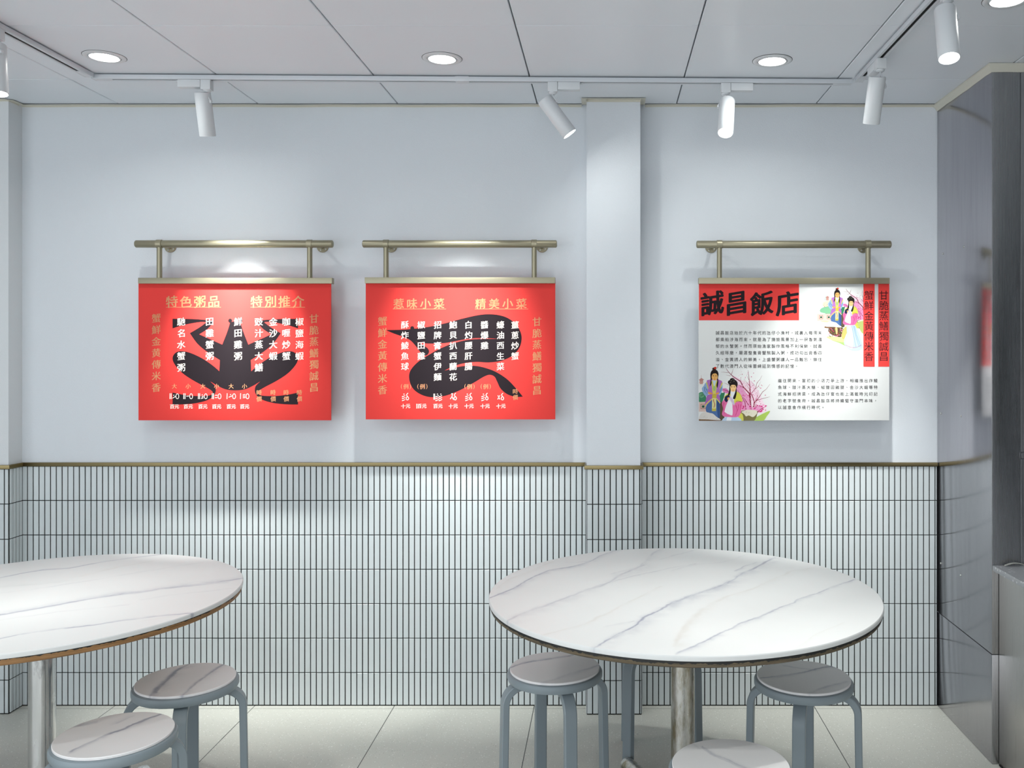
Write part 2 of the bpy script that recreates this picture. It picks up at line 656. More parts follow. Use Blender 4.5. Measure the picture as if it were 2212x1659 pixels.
def tiles(mb, x0, x1, joints_at, pitch, face, horiz=True, plane=None):
    """stacked finger tiles: horiz -> wall facing -Y at y=face; else wall facing +X or -X at x=face"""
    rows = [ZD0 - 0.1487 * k for k in range(8)]
    rows[-1] = 0.003
    k0 = math.floor((x0 - joints_at) / pitch)
    edges = [x0]
    k = k0
    while True:
        x = joints_at + pitch * k
        if x > x1 - 0.003:
            break
        if x > x0 + 0.003:
            edges.append(x)
        k += 1
    edges.append(x1)
    g, gh, d, c = 0.0021, 0.0017, 0.006, 0.0011
    for a, e in zip(edges, edges[1:]):
        for zt, zb in zip(rows, rows[1:]):
            t = [rnd.uniform(-0.00035, 0.00035) for _ in range(3)]
            jx = rnd.uniform(-0.0002, 0.0002)
            l, r_, tp, bt = a + g + jx, e - g + jx, zt - gh, zb + gh
            if r_ - l < 0.002:
                continue
            pts = []
            for (h, z, dep) in ((l, bt, d), (r_, bt, d), (r_, tp, d), (l, tp, d), (l, bt, c), (r_, bt, c), (r_, tp, c), (l, tp, c),
                                (l + c, bt + c, 0), (r_ - c, bt + c, 0), (r_ - c, tp - c, 0), (l + c, tp - c, 0)):
                if dep < c * 0.5:
                    dep = t[0] + t[1] * (1 if h > (l + r_) / 2 else -1) + t[2] * (1 if z > (tp + bt) / 2 else -1)
                if horiz:
                    pts.append((h, face + dep, z))
                else:
                    pts.append((face + dep * plane, h, z))
            fs = []
            for q in (0, 4):
                fs += [(q + i, q + (i + 1) % 4, q + 4 + (i + 1) % 4, q + 4 + i) for i in range(4)]
            fs.append((8, 9, 10, 11))
            mb.add(pts, fs, M_tile)


def wall(name, boxes, material):
    w = MB()
    for q in boxes:
        w.box(*q, material)
    return struct(w.build(name, smooth=0))


wall_back = wall('wall_back', [(XL, XR, YW + 0.006, 4.0, 0, ZC + 0.03)], M_wall)
b = MB()
b.box(XP, PX0, YW + 0.0035, YW + 0.006, 0, ZD0, M_grout)
b.box(PX1, XS, YW + 0.0035, YW + 0.006, 0, ZD0, M_grout)
b.build('grout', wall_back, smooth=0)
b = MB()
tiles(b, XP + 0.002, PX0 - 0.004, -0.1052, 0.02497, YW)
tiles(b, PX1 + 0.004, XS - 0.002, 0.1754, 0.0249, YW)
b.build('tile_dado', wall_back, smooth=0)

wall_left = wall('wall_left', [(XL, XP, 3.781, YW + 0.006, 0, ZC + 0.03), (XL - 0.1, XL, YB, -2.6, 0, ZC + 0.1), (XL - 0.1, XL, 1.0, 4.0, 0, ZC + 0.1),
                                (XL - 0.1, XL, -2.6, 1.0, 2.45, ZC + 0.1)], M_pier)
b = MB()
b.box(XL, XP + 0.003, 3.778, 3.781, 0, ZD0, M_grout)
b.box(XP, XP + 0.003, 3.781, YW + 0.004, 0, ZD0, M_grout)
b.build('grout', wall_left, smooth=0)
b = MB()
tiles(b, XL, XP + 0.004, XP - 0.014, 0.0249, 3.775)
tiles(b, 3.778, YW - 0.001, 3.7815 + 0.0205, 0.0205, XP + 0.0065, horiz=False, plane=-1)
b.build('tile_dado', wall_left, smooth=0)

wall_pillar = wall('wall_pillar', [(PX0, PX1 - 0.006, YP + 0.005, YW + 0.006, 0, ZC + 0.03)], M_wall)
b = MB()
b.box(PX0 + 0.001, PX1 - 0.001, YP + 0.003, YP + 0.006, 0, ZD0, M_grout)
b.box(PX0 + 0.001, PX0 + 0.003, YP + 0.003, YW, 0, ZD0, M_grout)
b.box(PX1 - 0.005, PX1 - 0.001, YP + 0.003, YW, 0, ZD0, M_grout)
b.build('grout', wall_pillar, smooth=0)
b = MB()
tiles(b, PX0 + 0.001, PX1 - 0.001, PX0 + 0.001, 0.0248, YP)
tiles(b, YP + 0.004, YW - 0.002, YP + 0.004, 0.0225, PX0 - 0.002, horiz=False, plane=1)
tiles(b, YP + 0.004, YW - 0.002, YP + 0.004, 0.0225, PX1 + 0.002, horiz=False, plane=-1)
b.build('tile_dado', wall_pillar, smooth=0)

# brass strip along the top of the tiles
def strip(name, boxes, material, bevel=0.0008):
    w = MB()
    for q in boxes:
        w.box(*q, material)
    return struct(w.build(name, bevel=bevel))


strip('trim_1', [(XP, PX0 - 0.008, YW - 0.006, YW + 0.006, ZD0, ZD1)], M_brass)
strip('trim_2', [(PX1 + 0.006, XS - 0.001, YW - 0.006, YW + 0.006, ZD0, ZD1)], M_brass)
strip('trim_3', [(PX0 - 0.009, PX1 + 0.007, YP - 0.006, YP + 0.005, ZD0 - 0.001, ZD1 - 0.001),
                 (PX0 - 0.009, PX0 + 0.001, YP + 0.005, YW - 0.006, ZD0 - 0.001, ZD1 - 0.001),
                 (PX1 - 0.006, PX1 + 0.007, YP + 0.005, YW - 0.006, ZD0 - 0.001, ZD1 - 0.001)], M_brass)
strip('trim_4', [(XL, XP + 0.012, 3.768, 3.781, ZD0, ZD1), (XP - 0.001, XP + 0.012, 3.781, YW - 0.006, ZD0, ZD1)], M_brass)


# thin ceiling angle around the walls, uneven, with a dark gap above it
def ceiling_angle(name, pts, width, seed, material=M_trimw, drop=0.0035, leg=0.006):
    """pts: polyline of the wall face (x, y); width to its right-hand side"""
    w = MB()
    rr = random.Random(seed)
    for (ax, ay), (bx, by) in zip(pts, pts[1:]):
        L_ = math.hypot(bx - ax, by - ay)
        tx, ty = (bx - ax) / L_, (by - ay) / L_
        nx, ny = ty, -tx
        n = max(2, int(L_ / 0.12))
        verts, faces = [], []
        for i in range(n + 1):
            s = L_ * i / n
            zt = ZC - drop + rr.uniform(-0.0012, 0.0016) if 0 < i < n else ZC - drop
            x, y = ax + tx * s, ay + ty * s
            ext = -width if i == 0 and (ax, ay) != pts[0] else (width if i == n and (bx, by) != pts[-1] else 0)
            ex, ey = tx * ext * 0.0, ty * ext * 0.0
            for o, z in ((0.0, zt), (width, zt), (width, zt - 0.0016), (0.0018, zt - 0.0016), (0.0018, zt - leg), (0.0, zt - leg)):
                verts.append((x + nx * o + ex, y + ny * o + ey, z))
        for i in range(n):
            for j in range(6):
                a, c = i * 6 + j, i * 6 + (j + 1) % 6
                faces.append((a, c, c + 6, a + 6))
        faces += [tuple(range(6)), tuple(range(n * 6, n * 6 + 6))]
        w.add(verts, faces, material)
    return struct(w.build(name, smooth=0))


ceiling_angle('trim_5', [(XP + 0.0, YW + 0.006), (PX0 - 0.023, YW + 0.006)], 0.022, 1)
ceiling_angle('trim_6', [(PX1 + 0.018, YW + 0.006), (XS, YW + 0.006)], 0.022, 2)
ceiling_angle('trim_7', [(PX0, YW - 0.016), (PX0, YP + 0.005 - 0.022)], 0.022, 3, leg=0.010)
ceiling_angle('trim_8', [(PX0 - 0.0, YP + 0.005), (PX1 - 0.006, YP + 0.005)], 0.022, 4, leg=0.010)
ceiling_angle('trim_9', [(PX1 - 0.006, YP + 0.005 - 0.022), (PX1 - 0.006, YW - 0.016)], 0.022, 5, leg=0.010)
ceiling_angle('trim_10', [(XL, 3.781), (XP, 3.781), (XP, YW - 0.016)], 0.020, 6)

# stainless steel cladding at the right with its seams
wall_right = wall('wall_right', [(XS + 0.004, XR, YS + 0.004, YW + 0.006, 0, ZC + 0.03), (XR, XR + 0.1, YB, 4.0, 0, ZC + 0.1)], M_kitchen)
wall('wall_front', [(1.6, XR, YB - 0.1, YB, 0, ZC + 0.1), (XL, 1.6, YB - 0.1, YB, 2.45, ZC + 0.1)], M_kitchen)
b = MB()
b.box(XS, XS + 0.004, YS + 0.0015, YW + 0.004, 0.409, ZC - 0.026, M_steel_side)
b.box(XS, XS + 0.004, YS + 0.0015, YW + 0.004, 0.001, 0.4055, M_steel_side)
b.build('steel_side_panel', wall_right, bevel=0.0008)
b = MB()
b.box(XS, 1.535, YS, YS + 0.004, 0.409, ZC - 0.026, M_steel_front)
b.box(XS, 1.535, YS, YS + 0.004, 0.001, 0.4055, M_steel_front)
b.box(1.5385, XR, YS + 0.001, YS + 0.004, 1.160, ZC - 0.026, M_steel_front)
b.box(1.5385, XR, YS + 0.001, YS + 0.004, 0.001, 1.132, M_steel_front)
b.box(1.5385, XR, YS - 0.006, YS + 0.004, 1.136, 1.156, M_steel_front)
b.build('steel_front_panel', wall_right, bevel=0.0008)
b = MB()
for px, py in ((2082, 533), (2036, 548), (2032, 893), (2076, 899), (2032, 1217), (2075, 1243)):
    Y = XS * F / (px - CX)
    z = H - (py - CY) * Y / F
    b.lathe((XS, Y, z), (-1, 0, 0), [(0, 0.0045), (0.0015, 0.0038), (0.0025, 0.002), (0.0025, 0)], M_screw, 12)
b.build('rivet_heads', wall_right)
# coving above the cladding, hand finished, mitred at the outer corner
def coving(name, pts, seed):
    w = MB()
    rr = random.Random(seed)
    stations = []                       # (x, y, offset direction)
    for q, ((ax, ay), (bx, by)) in enumerate(zip(pts, pts[1:])):
        L_ = math.hypot(bx - ax, by - ay)
        tx, ty = (bx - ax) / L_, (by - ay) / L_
        k = max(3, int(L_ / 0.05))
        for i in range(k + 1):
            if q and i == 0:
                px_, py_, ox, oy = stations[-1]
                stations[-1] = (px_, py_, ox + ty, oy - tx)
            else:
                stations.append((ax + (bx - ax) * i / k, ay + (by - ay) * i / k, ty, -tx))
    verts, faces = [], []
    for x, y, nx, ny in stations:
        d = rr.uniform(-0.002, 0.002)
        for o, z in ((-0.003, ZC - 0.001), (0.019, ZC - 0.001), (0.019 + d * .5, ZC - 0.007), (0.009, ZC - 0.017 + d), (0.002, ZC - 0.028 + d), (-0.003, ZC - 0.028 + d)):
            verts.append((x + nx * o, y + ny * o, z))
    n = len(stations) - 1
    for i in range(n):
        for j in range(6):
            p, q = i * 6 + j, i * 6 + (j + 1) % 6
            faces.append((p, q, q + 6, p + 6))
    faces += [tuple(range(6)), tuple(range(n * 6, n * 6 + 6))]
    w.add(verts, faces, M_trimw)
    return struct(w.build(name, smooth=30))


coving('trim_11', [(XS, YW + 0.004), (XS, YS), (XR, YS)], 11)

# ------------------------------------------------------------------ counter
cab = thing('counter_cabinet', (1.75, 2.4, 0), 'brushed stainless steel counter body under the grey terrazzo worktop', 'cabinet')
b = MB()
b.box(1.455, 2.2, 1.4, YS - 0.004, 0.005, 0.7190, M_steel_counter)
b.build('cabinet_body', cab, bevel=0.002)
b = MB()
b.box(1.452, 2.19, 1.41, YS - 0.010, 0.0, 0.005, M_dark)
b.build('plinth', cab)
b = MB()
b.box(XS + 0.001, 2.25, 1.35, YS - 0.0015, 0.7195, 0.739, M_counter)
tag(b.build('worktop', bevel=0.0015), 'grey speckled terrazzo worktop on the steel counter beside the steel wall', 'worktop')
b = MB()
rr = random.Random(5)
pv, pf = [], []
for i in range(13):
    t = i / 12
    x = 1.470 + 0.085 * t
    w_ = 0.005 + 0.004 * math.sin(t * 5)
    zz = 0.741 + 0.012 * math.sin(t * math.pi) * (1 - 0.5 * t)
    yy = YS - 0.016
    for dy, dz in ((-w_, 0), (0, 0.003), (w_ * .7, 0.001), (0, -0.002)):
        pv.append((x, yy + dy, zz + dz))
for i in range(12):
    for j in range(4):
        a, c = i * 4 + j, i * 4 + (j + 1) % 4
        pf.append((a, c, c + 4, a + 4))
pf += [(0, 1, 2, 3), (48, 49, 50, 51)]
b.add(pv, pf, mat('clear_sealant', (150, 150, 145), rough=0.25))
tag(b.build('sealant_strip'), 'short peeled strip of shiny sealant lying on the worktop by the steel wall', 'sealant')


# ------------------------------------------------------------------ tables
def round_table(cx, cy, r, label, veins, seed, m_edge, m_pole, foot_angle):
    t = thing('round_table', (cx, cy, 0), label, 'table', 'round marble topped tables')
    marble_disc('tabletop', t, r, [(0.75, 0.0025), (0.7485, 0.0008), (0.7455, 0), (0.7365, 0.0005), (0.7355, 0.002)], M_marble, 380, veins, (0.70, 0.705, 0.695), seed)
    b = MB()
    re = r - 0.0035
    b.lathe((cx, cy, 0), (0, 0, 1), [(0.7353, 0), (0.7353, re), (0.727, re + 0.0005), (0.7195, re - 0.002), (0.7165, re - 0.007), (0.7165, 0)], m_edge, 160)
    tag(b.build('board_edge', t), 'worn wooden board edge under the marble')
    b = MB()
    b.lathe((cx, cy, 0), (0, 0, 1), [(0.045, 0), (0.045, 0.0385), (0.708, 0.0385), (0.708, 0)], m_pole, 48)
    b.lathe((cx, cy, 0), (0, 0, 1), [(0.708, 0), (0.708, 0.17), (0.7163, 0.17), (0.7163, 0)], M_socket, 48)
    b.build('pedestal', t)
    b = MB()
    b.lathe((cx, cy, 0), (0, 0, 1), [(0.004, 0), (0.004, 0.06), (0.06, 0.06), (0.068, 0.052), (0.068, 0)], m_pole, 40)
    b.build('hub', t)
    for k in range(4):
        a = R(foot_angle + 90 * k)
        d = Vector((math.cos(a), math.sin(a), 0))
        b = MB()
        b.lathe(Vector((cx, cy, 0.034)) + d * 0.05, d, [(0, 0), (0, 0.027), (0.30, 0.027), (0.318, 0.024), (0.326, 0.016), (0.328, 0)], m_pole, 28)
        b.lathe(Vector((cx, cy, 0)) + d * 0.345, (0, 0, 1), [(0, 0), (0, 0.016), (0.012, 0.016), (0.012, 0)], M_socket, 16)
        b.build('foot', t)
    return t


INK, ASH, SAND, MOSS = (0.25, 0.26, 0.34), (0.42, 0.42, 0.46), (0.56, 0.52, 0.47), (0.46, 0.50, 0.48)
RT = (0.250, 2.927)
veins_r = traced(1030, 1150, 3.26, 0.75, RT, 0, [
    ([(990, 120), (870, 165), (800, 205), (690, 235), (600, 255), (500, 270), (380, 320), (250, 400), (90, 460)], 0.0035, 0.020, 0.75, INK),
    ([(800, 200), (700, 213), (610, 208)], 0.002, 0, 0.5, INK),
    ([(540, 205), (400, 260), (230, 330), (110, 420)], 0.005, 0.02, 0.35, SAND),
    ([(1180, 230), (1010, 300), (880, 375), (780, 402), (600, 470), (450, 525), (290, 585), (170, 640)], 0.006, 0.042, 0.62, ASH),
    ([(1540, 220), (1300, 262), (1180, 290), (1000, 330), (880, 365), (780, 400)], 0.003, 0.010, 0.5, ASH),
    ([(1290, 120), (1230, 160), (1150, 240), (960, 290)], 0.006, 0.022, 0.45, ASH),
    ([(1300, 380), (1150, 450), (900, 580), (750, 650), (480, 725)], 0.004, 0.012, 0.36, SAND),
    ([(1100, 625), (1010, 640), (915, 660)], 0.003, 0.012, 0.5, ASH),
    ([(1600, 540), (1510, 630), (1440, 710), (1400, 790)], 0.010, 0.03, 0.34, SAND),
    ([(1520, 130), (1400, 160), (1290, 190)], 0.003, 0, 0.35, ASH)])
veins_r += traced(1450, 1150, 3.26, 0.75, RT, 0, [
    ([(735, 178), (620, 230), (500, 288), (400, 360), (250, 410), (100, 460), (0, 500), (-170, 590), (-240, 640), (-320, 700), (-420, 745), (-540, 812)], 0.0045, 0.034, 0.80, INK),
    ([(600, 210), (520, 235), (440, 270)], 0.003, 0.012, 0.5, INK),
    ([(1285, 335), (1150, 380), (1050, 420), (930, 460), (830, 505), (700, 560), (500, 640), (300, 730), (180, 795), (40, 850)], 0.0035, 0.014, 0.62, INK),
    ([(1010, 250), (850, 270), (700, 340), (560, 400), (400, 450), (280, 510), (150, 600), (60, 700), (20, 800)], 0.006, 0.026, 0.36, SAND),
    ([(1225, 635), (1050, 700), (950, 770), (880, 815)], 0.003, 0.01, 0.3, SAND),
    ([(160, 122), (0, 165)], 0.0025, 0.008, 0.4, ASH),
    ([(560, 150), (350, 210), (170, 225), (0, 270)], 0.003, 0.01, 0.28, ASH)])
LT = (-1.806, 2.862)
veins_l = traced(0, 1150, 3.26, 0.75, LT, 0, [
    ([(-120, 340), (0, 320), (150, 290), (300, 265), (500, 250), (700, 212), (900, 182), (1140, 158)], 0.0040, 0.014, 0.80, INK),
    ([(-100, 440), (0, 430), (250, 400), (500, 360), (700, 330), (900, 295), (1100, 262), (1420, 212)], 0.004, 0.012, 0.30, ASH),
    ([(-100, 390), (0, 385), (200, 370), (420, 350)], 0.006, 0.03, 0.30, MOSS),
    ([(-120, 600), (0, 580), (250, 540), (500, 495), (650, 465), (800, 440), (1000, 420), (1150, 395), (1400, 365), (1600, 340), (1720, 318)], 0.0045, 0.030, 0.74, INK),
    ([(1170, 398), (1400, 372), (1600, 352)], 0.003, 0.012, 0.5, INK),
    ([(-100, 770), (0, 750), (150, 718), (350, 690), (500, 672), (700, 650), (900, 615), (1100, 590), (1360, 568)], 0.0036, 0.012, 0.70, INK),
    ([(1000, 475), (1200, 442), (1500, 410), (1690, 388)], 0.003, 0.010, 0.36, ASH),
    ([(0, 620), (400, 560), (900, 510)], 0.004, 0.012, 0.25, ASH),
    ([(560, 310), (850, 240), (1120, 195)], 0.008, 0.03, 0.30, SAND),
    ([(1000, 625), (1150, 600), (1330, 585)], 0.004, 0.01, 0.25, SAND)])
round_table(*RT, 0.6295, 'right hand round table, white marble top with dark worn edge', veins_r, 2.0, M_edge_r, M_pole_worn, 119)
round_table(*LT, 0.597, 'left hand round table, white marble top with brown wooden edge', veins_l, 5.0, M_edge_l, M_pole, 63)


# ------------------------------------------------------------------ stools
SEAT = (0.86, 0.84, 0.835)
SEAT_RIM = [(0.46, 0.0015), (0.4585, 0), (0.4525, 0.0005), (0.4515, 0.002)]


def make_stool():
    s = thing('stool', (0, 0, 0), 'stool', 'stool', 'grey stools with marble seats')
    marble_disc('seat_top', s, 0.152, SEAT_RIM, M_marble, 120, [], SEAT, 1.0)
    b = MB()
    b.lathe((0, 0, 0), (0, 0, 1), [(0.4230, 0), (0.4230, 0.154), (0.4245, 0.158), (0.432, 0.1615), (0.444, 0.1615), (0.4495, 0.1585), (0.4513, 0.154), (0.4513, 0)], M_grey, 96)
    b.build('seat_frame', s)
    ro, rb, th, hw = 0.191, 0.070, 0.023, 0.0205
    zt = 0.4228
    for k in range(4):
        a = R(90 * k)
        d = Vector((math.sin(a), -math.cos(a), 0))
        sd = Vector((math.cos(a), math.sin(a), 0))
        path = [(d * 0.045 + Vector((0, 0, zt)), (0, 0, 1)), (d * 0.08 + Vector((0, 0, zt)), (0, 0, 1))]
        for i in range(13):
            q = R(90 * i / 12)
            n = d * math.sin(q) + Vector((0, 0, 1)) * math.cos(q)
            path.append((d * (ro - 0.006 - rb) + Vector((0, 0, zt - rb)) + n * rb, n))
        path.append((d * ro + Vector((0, 0, 0.012)), d))
        path.append((d * ro + Vector((0, 0, 0.0)), d))
        b = MB()
        b.strip(path, sd, hw, th, M_grey)
        b.build('leg', s, smooth=40)
    return s


proto = make_stool()
for i, (x, y, rot, label, crop, rows) in enumerate([
        (-0.1756, 3.042, 20, 'grey stool with marble seat tucked under the left side of the right hand table', (1060, 1400, 6.404), [
            ([(270, 270), (420, 215), (600, 180), (760, 160), (950, 130), (1140, 92)], 0.0042, 0.012, 0.80, INK),
            ([(1500, 240), (1380, 280), (1230, 310), (1050, 370), (900, 430), (700, 485)], 0.005, 0.02, 0.42, INK)]),
        (0.651, 2.954, -17, 'grey stool with marble seat tucked under the right side of the right hand table', (1580, 1400, 6.404), [
            ([(1430, 253), (1250, 270), (1100, 300), (930, 345), (800, 370), (600, 388), (430, 412)], 0.0045, 0.014, 0.85, INK),
            ([(720, 250), (900, 270), (1080, 292)], 0.0025, 0.008, 0.5, INK),
            ([(1600, 470), (1400, 520), (1200, 580), (1080, 625)], 0.007, 0.02, 0.42, INK)]),
        (0.323, 2.326, 12, 'stool in front of the right hand table, only its pale marble seat showing', (1430, 1560, 7.373), [
            ([(640, 385), (800, 500), (950, 570), (1060, 620), (1230, 700), (1450, 800)], 0.0026, 0.010, 0.62, INK),
            ([(480, 335), (600, 415)], 0.004, 0.012, 0.3, ASH)]),
        (0.206, 3.40, 45, 'stool behind the right hand table, only grey legs showing beside the pedestal', (1430, 1560, 7.373), []),
        (-1.377, 2.93, 19, 'grey stool with dark veined marble seat behind the other stool at the left hand table', (0, 1150, 3.26), [
            ([(1330, 925), (1250, 970), (1180, 1030), (1120, 1080), (1070, 1145)], 0.008, 0.030, 0.78, INK),
            ([(1590, 925), (1480, 990), (1430, 1025), (1350, 1090), (1270, 1160)], 0.006, 0.020, 0.55, INK),
            ([(1230, 1000), (1140, 1075)], 0.005, 0.012, 0.6, INK)]),
        (-1.381, 2.512, 34, 'nearest grey stool at the left hand table, cut by the bottom edge', (0, 1150, 3.26), [
            ([(1150, 1272), (1050, 1310), (950, 1350), (880, 1385), (750, 1430), (620, 1490), (500, 1545)], 0.0038, 0.012, 0.75, INK),
            ([(530, 1365), (600, 1355), (680, 1340)], 0.006, 0.016, 0.55, INK),
            ([(830, 1345), (930, 1295)], 0.006, 0.016, 0.35, INK)])]):
    o = proto if i == 0 else copy_tree(proto)
    o.location = (x, y, 0)
    o.rotation_euler = (0, 0, R(rot))
    o['label'] = label
    if rows:
        top = [c for c in o.children if c.name.startswith('seat_top')][0]
        top.data = marble_disc('seat_top', None, 0.152, SEAT_RIM, M_marble, 120, traced(*crop, 0.46, (x, y), rot, rows), SEAT, 3.0 + i, )

# ------------------------------------------------------------------ downlights
def make_downlight():
    t = thing('downlight', (0, 0, ZC), 'downlight', 'ceiling light', 'recessed round ceiling downlights')
    z = ZC
    b = MB()
    b.lathe((0, 0, z + 0.001), (0, 0, -1), [(0, 0.0713), (0.0025, 0.0713), (0.0045, 0.069), (0.0055, 0.062), (0.0045, 0.0545), (0.001, 0.0535), (-0.004, 0.053), (-0.004, 0)], M_white, 64)
    b.build('trim_ring', t)
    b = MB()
    b.lathe((0, 0, z + 0.001), (0, 0, -1), [(0, 0.0700), (0, 0.0728), (0.0018, 0.0728), (0.0018, 0.0700)], M_dark, 64)  # thin dark ring standing in for the shade line around the flange
    b.build('shadow_gap_ring', t)
    b = MB()
    b.lathe((0, 0, z), (0, 0, -1), [(0.0, 0.0522), (0.0032, 0.0522), (0.0050, 0.0508), (0.0050, 0.0490), (0.0022, 0.0485), (0.0022, 0)], M_white, 64)
    b.build('lamp_bezel', t)
    b = MB()
    b.lathe((-0.003, 0, z), (0, 0, -1), [(0.0024, 0.0482), (0.0042, 0.044), (0.0052, 0.03), (0.0056, 0)], M_lens, 64)
    b.build('lens', t)
    return t


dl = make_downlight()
for i, (px, py, label, aim, power, beam) in enumerate([
        (225.7, 122, 'recessed downlight above the left hand table, leftmost on the ceiling', (0.05, 0.0, -1), 1.0, 150),
        (955, 126, 'recessed downlight in the middle of the ceiling above the eel menu sign', (-0.02, 0.46, -1), 2.7, 40),
        (1668.3, 130.8, 'recessed downlight above the right hand table between two track spots', (0.0, 0.0, -1), 1.0, 150),
        (2176, -1, 'recessed downlight cut by the top edge of the photo near the steel wall', (0, 0, -1), 1.0, 150)]):
    Y = F * (ZC - H) / (CY - py)
    p = P(px, py, Y)
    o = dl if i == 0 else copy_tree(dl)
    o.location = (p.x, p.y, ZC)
    o['label'] = label
    area_lamp('downlight_or_fill_lamp', (p.x - 0.003, p.y, ZC - 0.0075), aim, 0.085, DOWN_W * power, beam, (0.97, 1.0, 0.97))
for x in (-1.81, -0.60, 0.61):  # unseen downlights added as fill, to even out the room light
    for y in (1.53, 0.32):
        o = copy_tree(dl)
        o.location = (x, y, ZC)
        o['label'] = 'added unseen fill downlight nearer the viewer, above the upper edge of the photo'
        area_lamp('downlight_or_fill_lamp', (x - 0.003, y, ZC - 0.0075), (0, 0, -1), 0.085, DOWN_W * 2.2, 170, (0.97, 1.0, 0.97))


# ------------------------------------------------------------------ lighting tracks
def track(name, p0, p1, label, ends=(1, 1), joint=None):
    """p0, p1: ends of the centre line (x, y)"""
    a, c = Vector((p0[0], p0[1], ZC)), Vector((p1[0], p1[1], ZC))
    L_ = (c - a).length
    d = (c - a).normalized()
    s = Vector((-d.y, d.x, 0))
    t = thing(name, (a + c) / 2, label, 'lighting track', 'white ceiling lighting tracks')
    top, bot, hw, sl = ZC - 0.0050, ZC - 0.0215, 0.0165, 0.0062
    mid = (a + c) / 2
    b = MB()
    ax = (d, s, Vector((0, 0, 1)))
    zc, hz = (top + bot) / 2, (top - bot) / 2
    for sg in (-1, 1):
        b.obox(Vector((mid.x, mid.y, zc)) + s * sg * (hw + sl) / 2, ax, L_ / 2, (hw - sl) / 2, hz, M_track)
    b.obox(Vector((mid.x, mid.y, top - 0.0015)), ax, L_ / 2, sl + 0.001, 0.0014, M_dark)
    b.build('rail', t, bevel=0.0008)
    b = MB()
    b.obox(Vector((mid.x, mid.y, bot + 0.006)), ax, L_ / 2 - 0.03, sl - 0.0002, 0.003, M_dark)
    b.build('conductor_slot', t, smooth=0)
    for p, sg in ((a, 1), (c, -1)):
        b = MB()
        q = p + d * sg * 0.033
        b.obox(Vector((q.x, q.y, bot + 0.0088)), ax, 0.0355, sl + 0.0004, 0.0086, M_track)
        e = p + d * sg * (-0.0015)
        b.obox(Vector((e.x, e.y, zc)), ax, 0.0015, hw + 0.0006, hz + 0.0004, M_track)
        b.build('end_cap', t, bevel=0.0006)
    if joint:
        b = MB()
        q = a + d * joint
        b.obox(Vector((q.x, q.y, bot + 0.0085)), ax, 0.026, hw + 0.0008, 0.0092, M_track)
        b.build('connector', t, bevel=0.0006)
    return t


BT0, BT1 = Vector((-1.968, 3.437, ZC)), Vector((0.955, 3.500, ZC))
track('lighting_track', (BT0.x, BT0.y), (BT1.x, BT1.y), 'white lighting track parallel to the back wall carrying three spotlights', joint=1.41)
track('lighting_track', (-1.966, 1.2), (-1.971, 3.405), 'white lighting track running towards the camera at the left')
track('lighting_track', (0.978, 1.2), (0.978, 3.47), 'white lighting track running towards the camera at the right')


def spotlight(mount, along, box_sign, head_top, axis, label, watts, length=0.165, spread=58, tint=(0.98, 1.0, 0.965)):
    """mount: point on the track centre line; along: track direction; head_top: centre of the top of the barrel; axis: where it shines"""
    mount, along, ax = Vector(mount), Vector(along).normalized(), Vector(axis).normalized()
    head_top = Vector(head_top)
    s = Vector((-along.y, along.x, 0))
    up = Vector((0, 0, 1))
    zb = ZC - 0.0215
    t = thing('track_spotlight', (mount.x, mount.y, zb), label, 'spotlight', 'white cylinder spotlights on the ceiling tracks')
    b = MB()
    b.obox(Vector((mount.x, mount.y, zb - 0.0152)) + along * box_sign * 0.063, (along, s, up), 0.043, 0.0155, 0.0145, M_white)
    b.obox(Vector((mount.x, mount.y, zb - 0.004)) + along * box_sign * 0.112, (along, s, up), 0.006, 0.0035, 0.003, M_white)
    b.build('adapter_box', t, bevel=0.0015)
    b = MB()
    b.obox(Vector((mount.x, mount.y, zb - 0.0195)), (along, s, up), 0.0185, 0.0165, 0.0188, M_white)
    b.lathe((mount.x, mount.y, zb - 0.0383), (0, 0, -1), [(0, 0.0155), (0.004, 0.0155), (0.006, 0.012), (0.009, 0.010), (0.009, 0)], M_white, 28)
    b.build('swivel', t, bevel=0.001)
    # arm from the swivel to the side of the barrel
    rad = 0.030
    low = Vector((mount.x, mount.y, zb - 0.045))
    pv_ = head_top + ax * 0.028
    side = low - pv_
    side = side - ax * side.dot(ax)
    side = side.normalized() if side.length > 1e-4 else s
    joint = pv_ + side * (rad + 0.002)
    knee = Vector((low.x, low.y, max(joint.z + 0.004, low.z - 0.02)))
    b = MB()
    w_ = side.cross(ax).normalized()
    b.strip([(low, side), (low.lerp(joint, 0.5) + side * 0.002, side), (joint + side * 0.004, side), (joint + ax * 0.012 + side * 0.004, side)], w_, 0.0055, 0.005, M_white)
    b.lathe(joint - side * 0.002 + ax * 0.006, side, [(0, 0.0055), (0.007, 0.0055), (0.008, 0.0045), (0.008, 0)], M_white, 18)
    b.build('arm', t, smooth=40)
    b = MB()
    b.lathe(head_top, ax, [(0.003, 0), (0.003, rad - 0.0035), (0, rad - 0.003), (0.0008, rad - 0.0008), (0.003, rad), (length - 0.002, rad), (length, rad - 0.0008), (length, rad - 0.0022), (length - 0.0065, rad - 0.0026), (length - 0.0065, 0)], M_white, 56)
    b.build('lamp_head', t)
    b = MB()
    b.lathe(head_top, ax, [(length - 0.006, rad - 0.0029), (length - 0.0032, rad - 0.006), (length - 0.002, 0)], M_lens, 48)
    b.build('lens', t)
    area_lamp('spot_lamp', head_top + ax * (length + 0.002), ax, 0.05, watts, spread, tint)
    return t


dx = (BT1 - BT0).normalized()


def on_back_track(px):
    m = (px - CX) / F
    # meet the centre line seen at this pixel column
    t = (m * BT0.y - BT0.x) / (dx.x - m * dx.y)
    return BT0 + dx * t


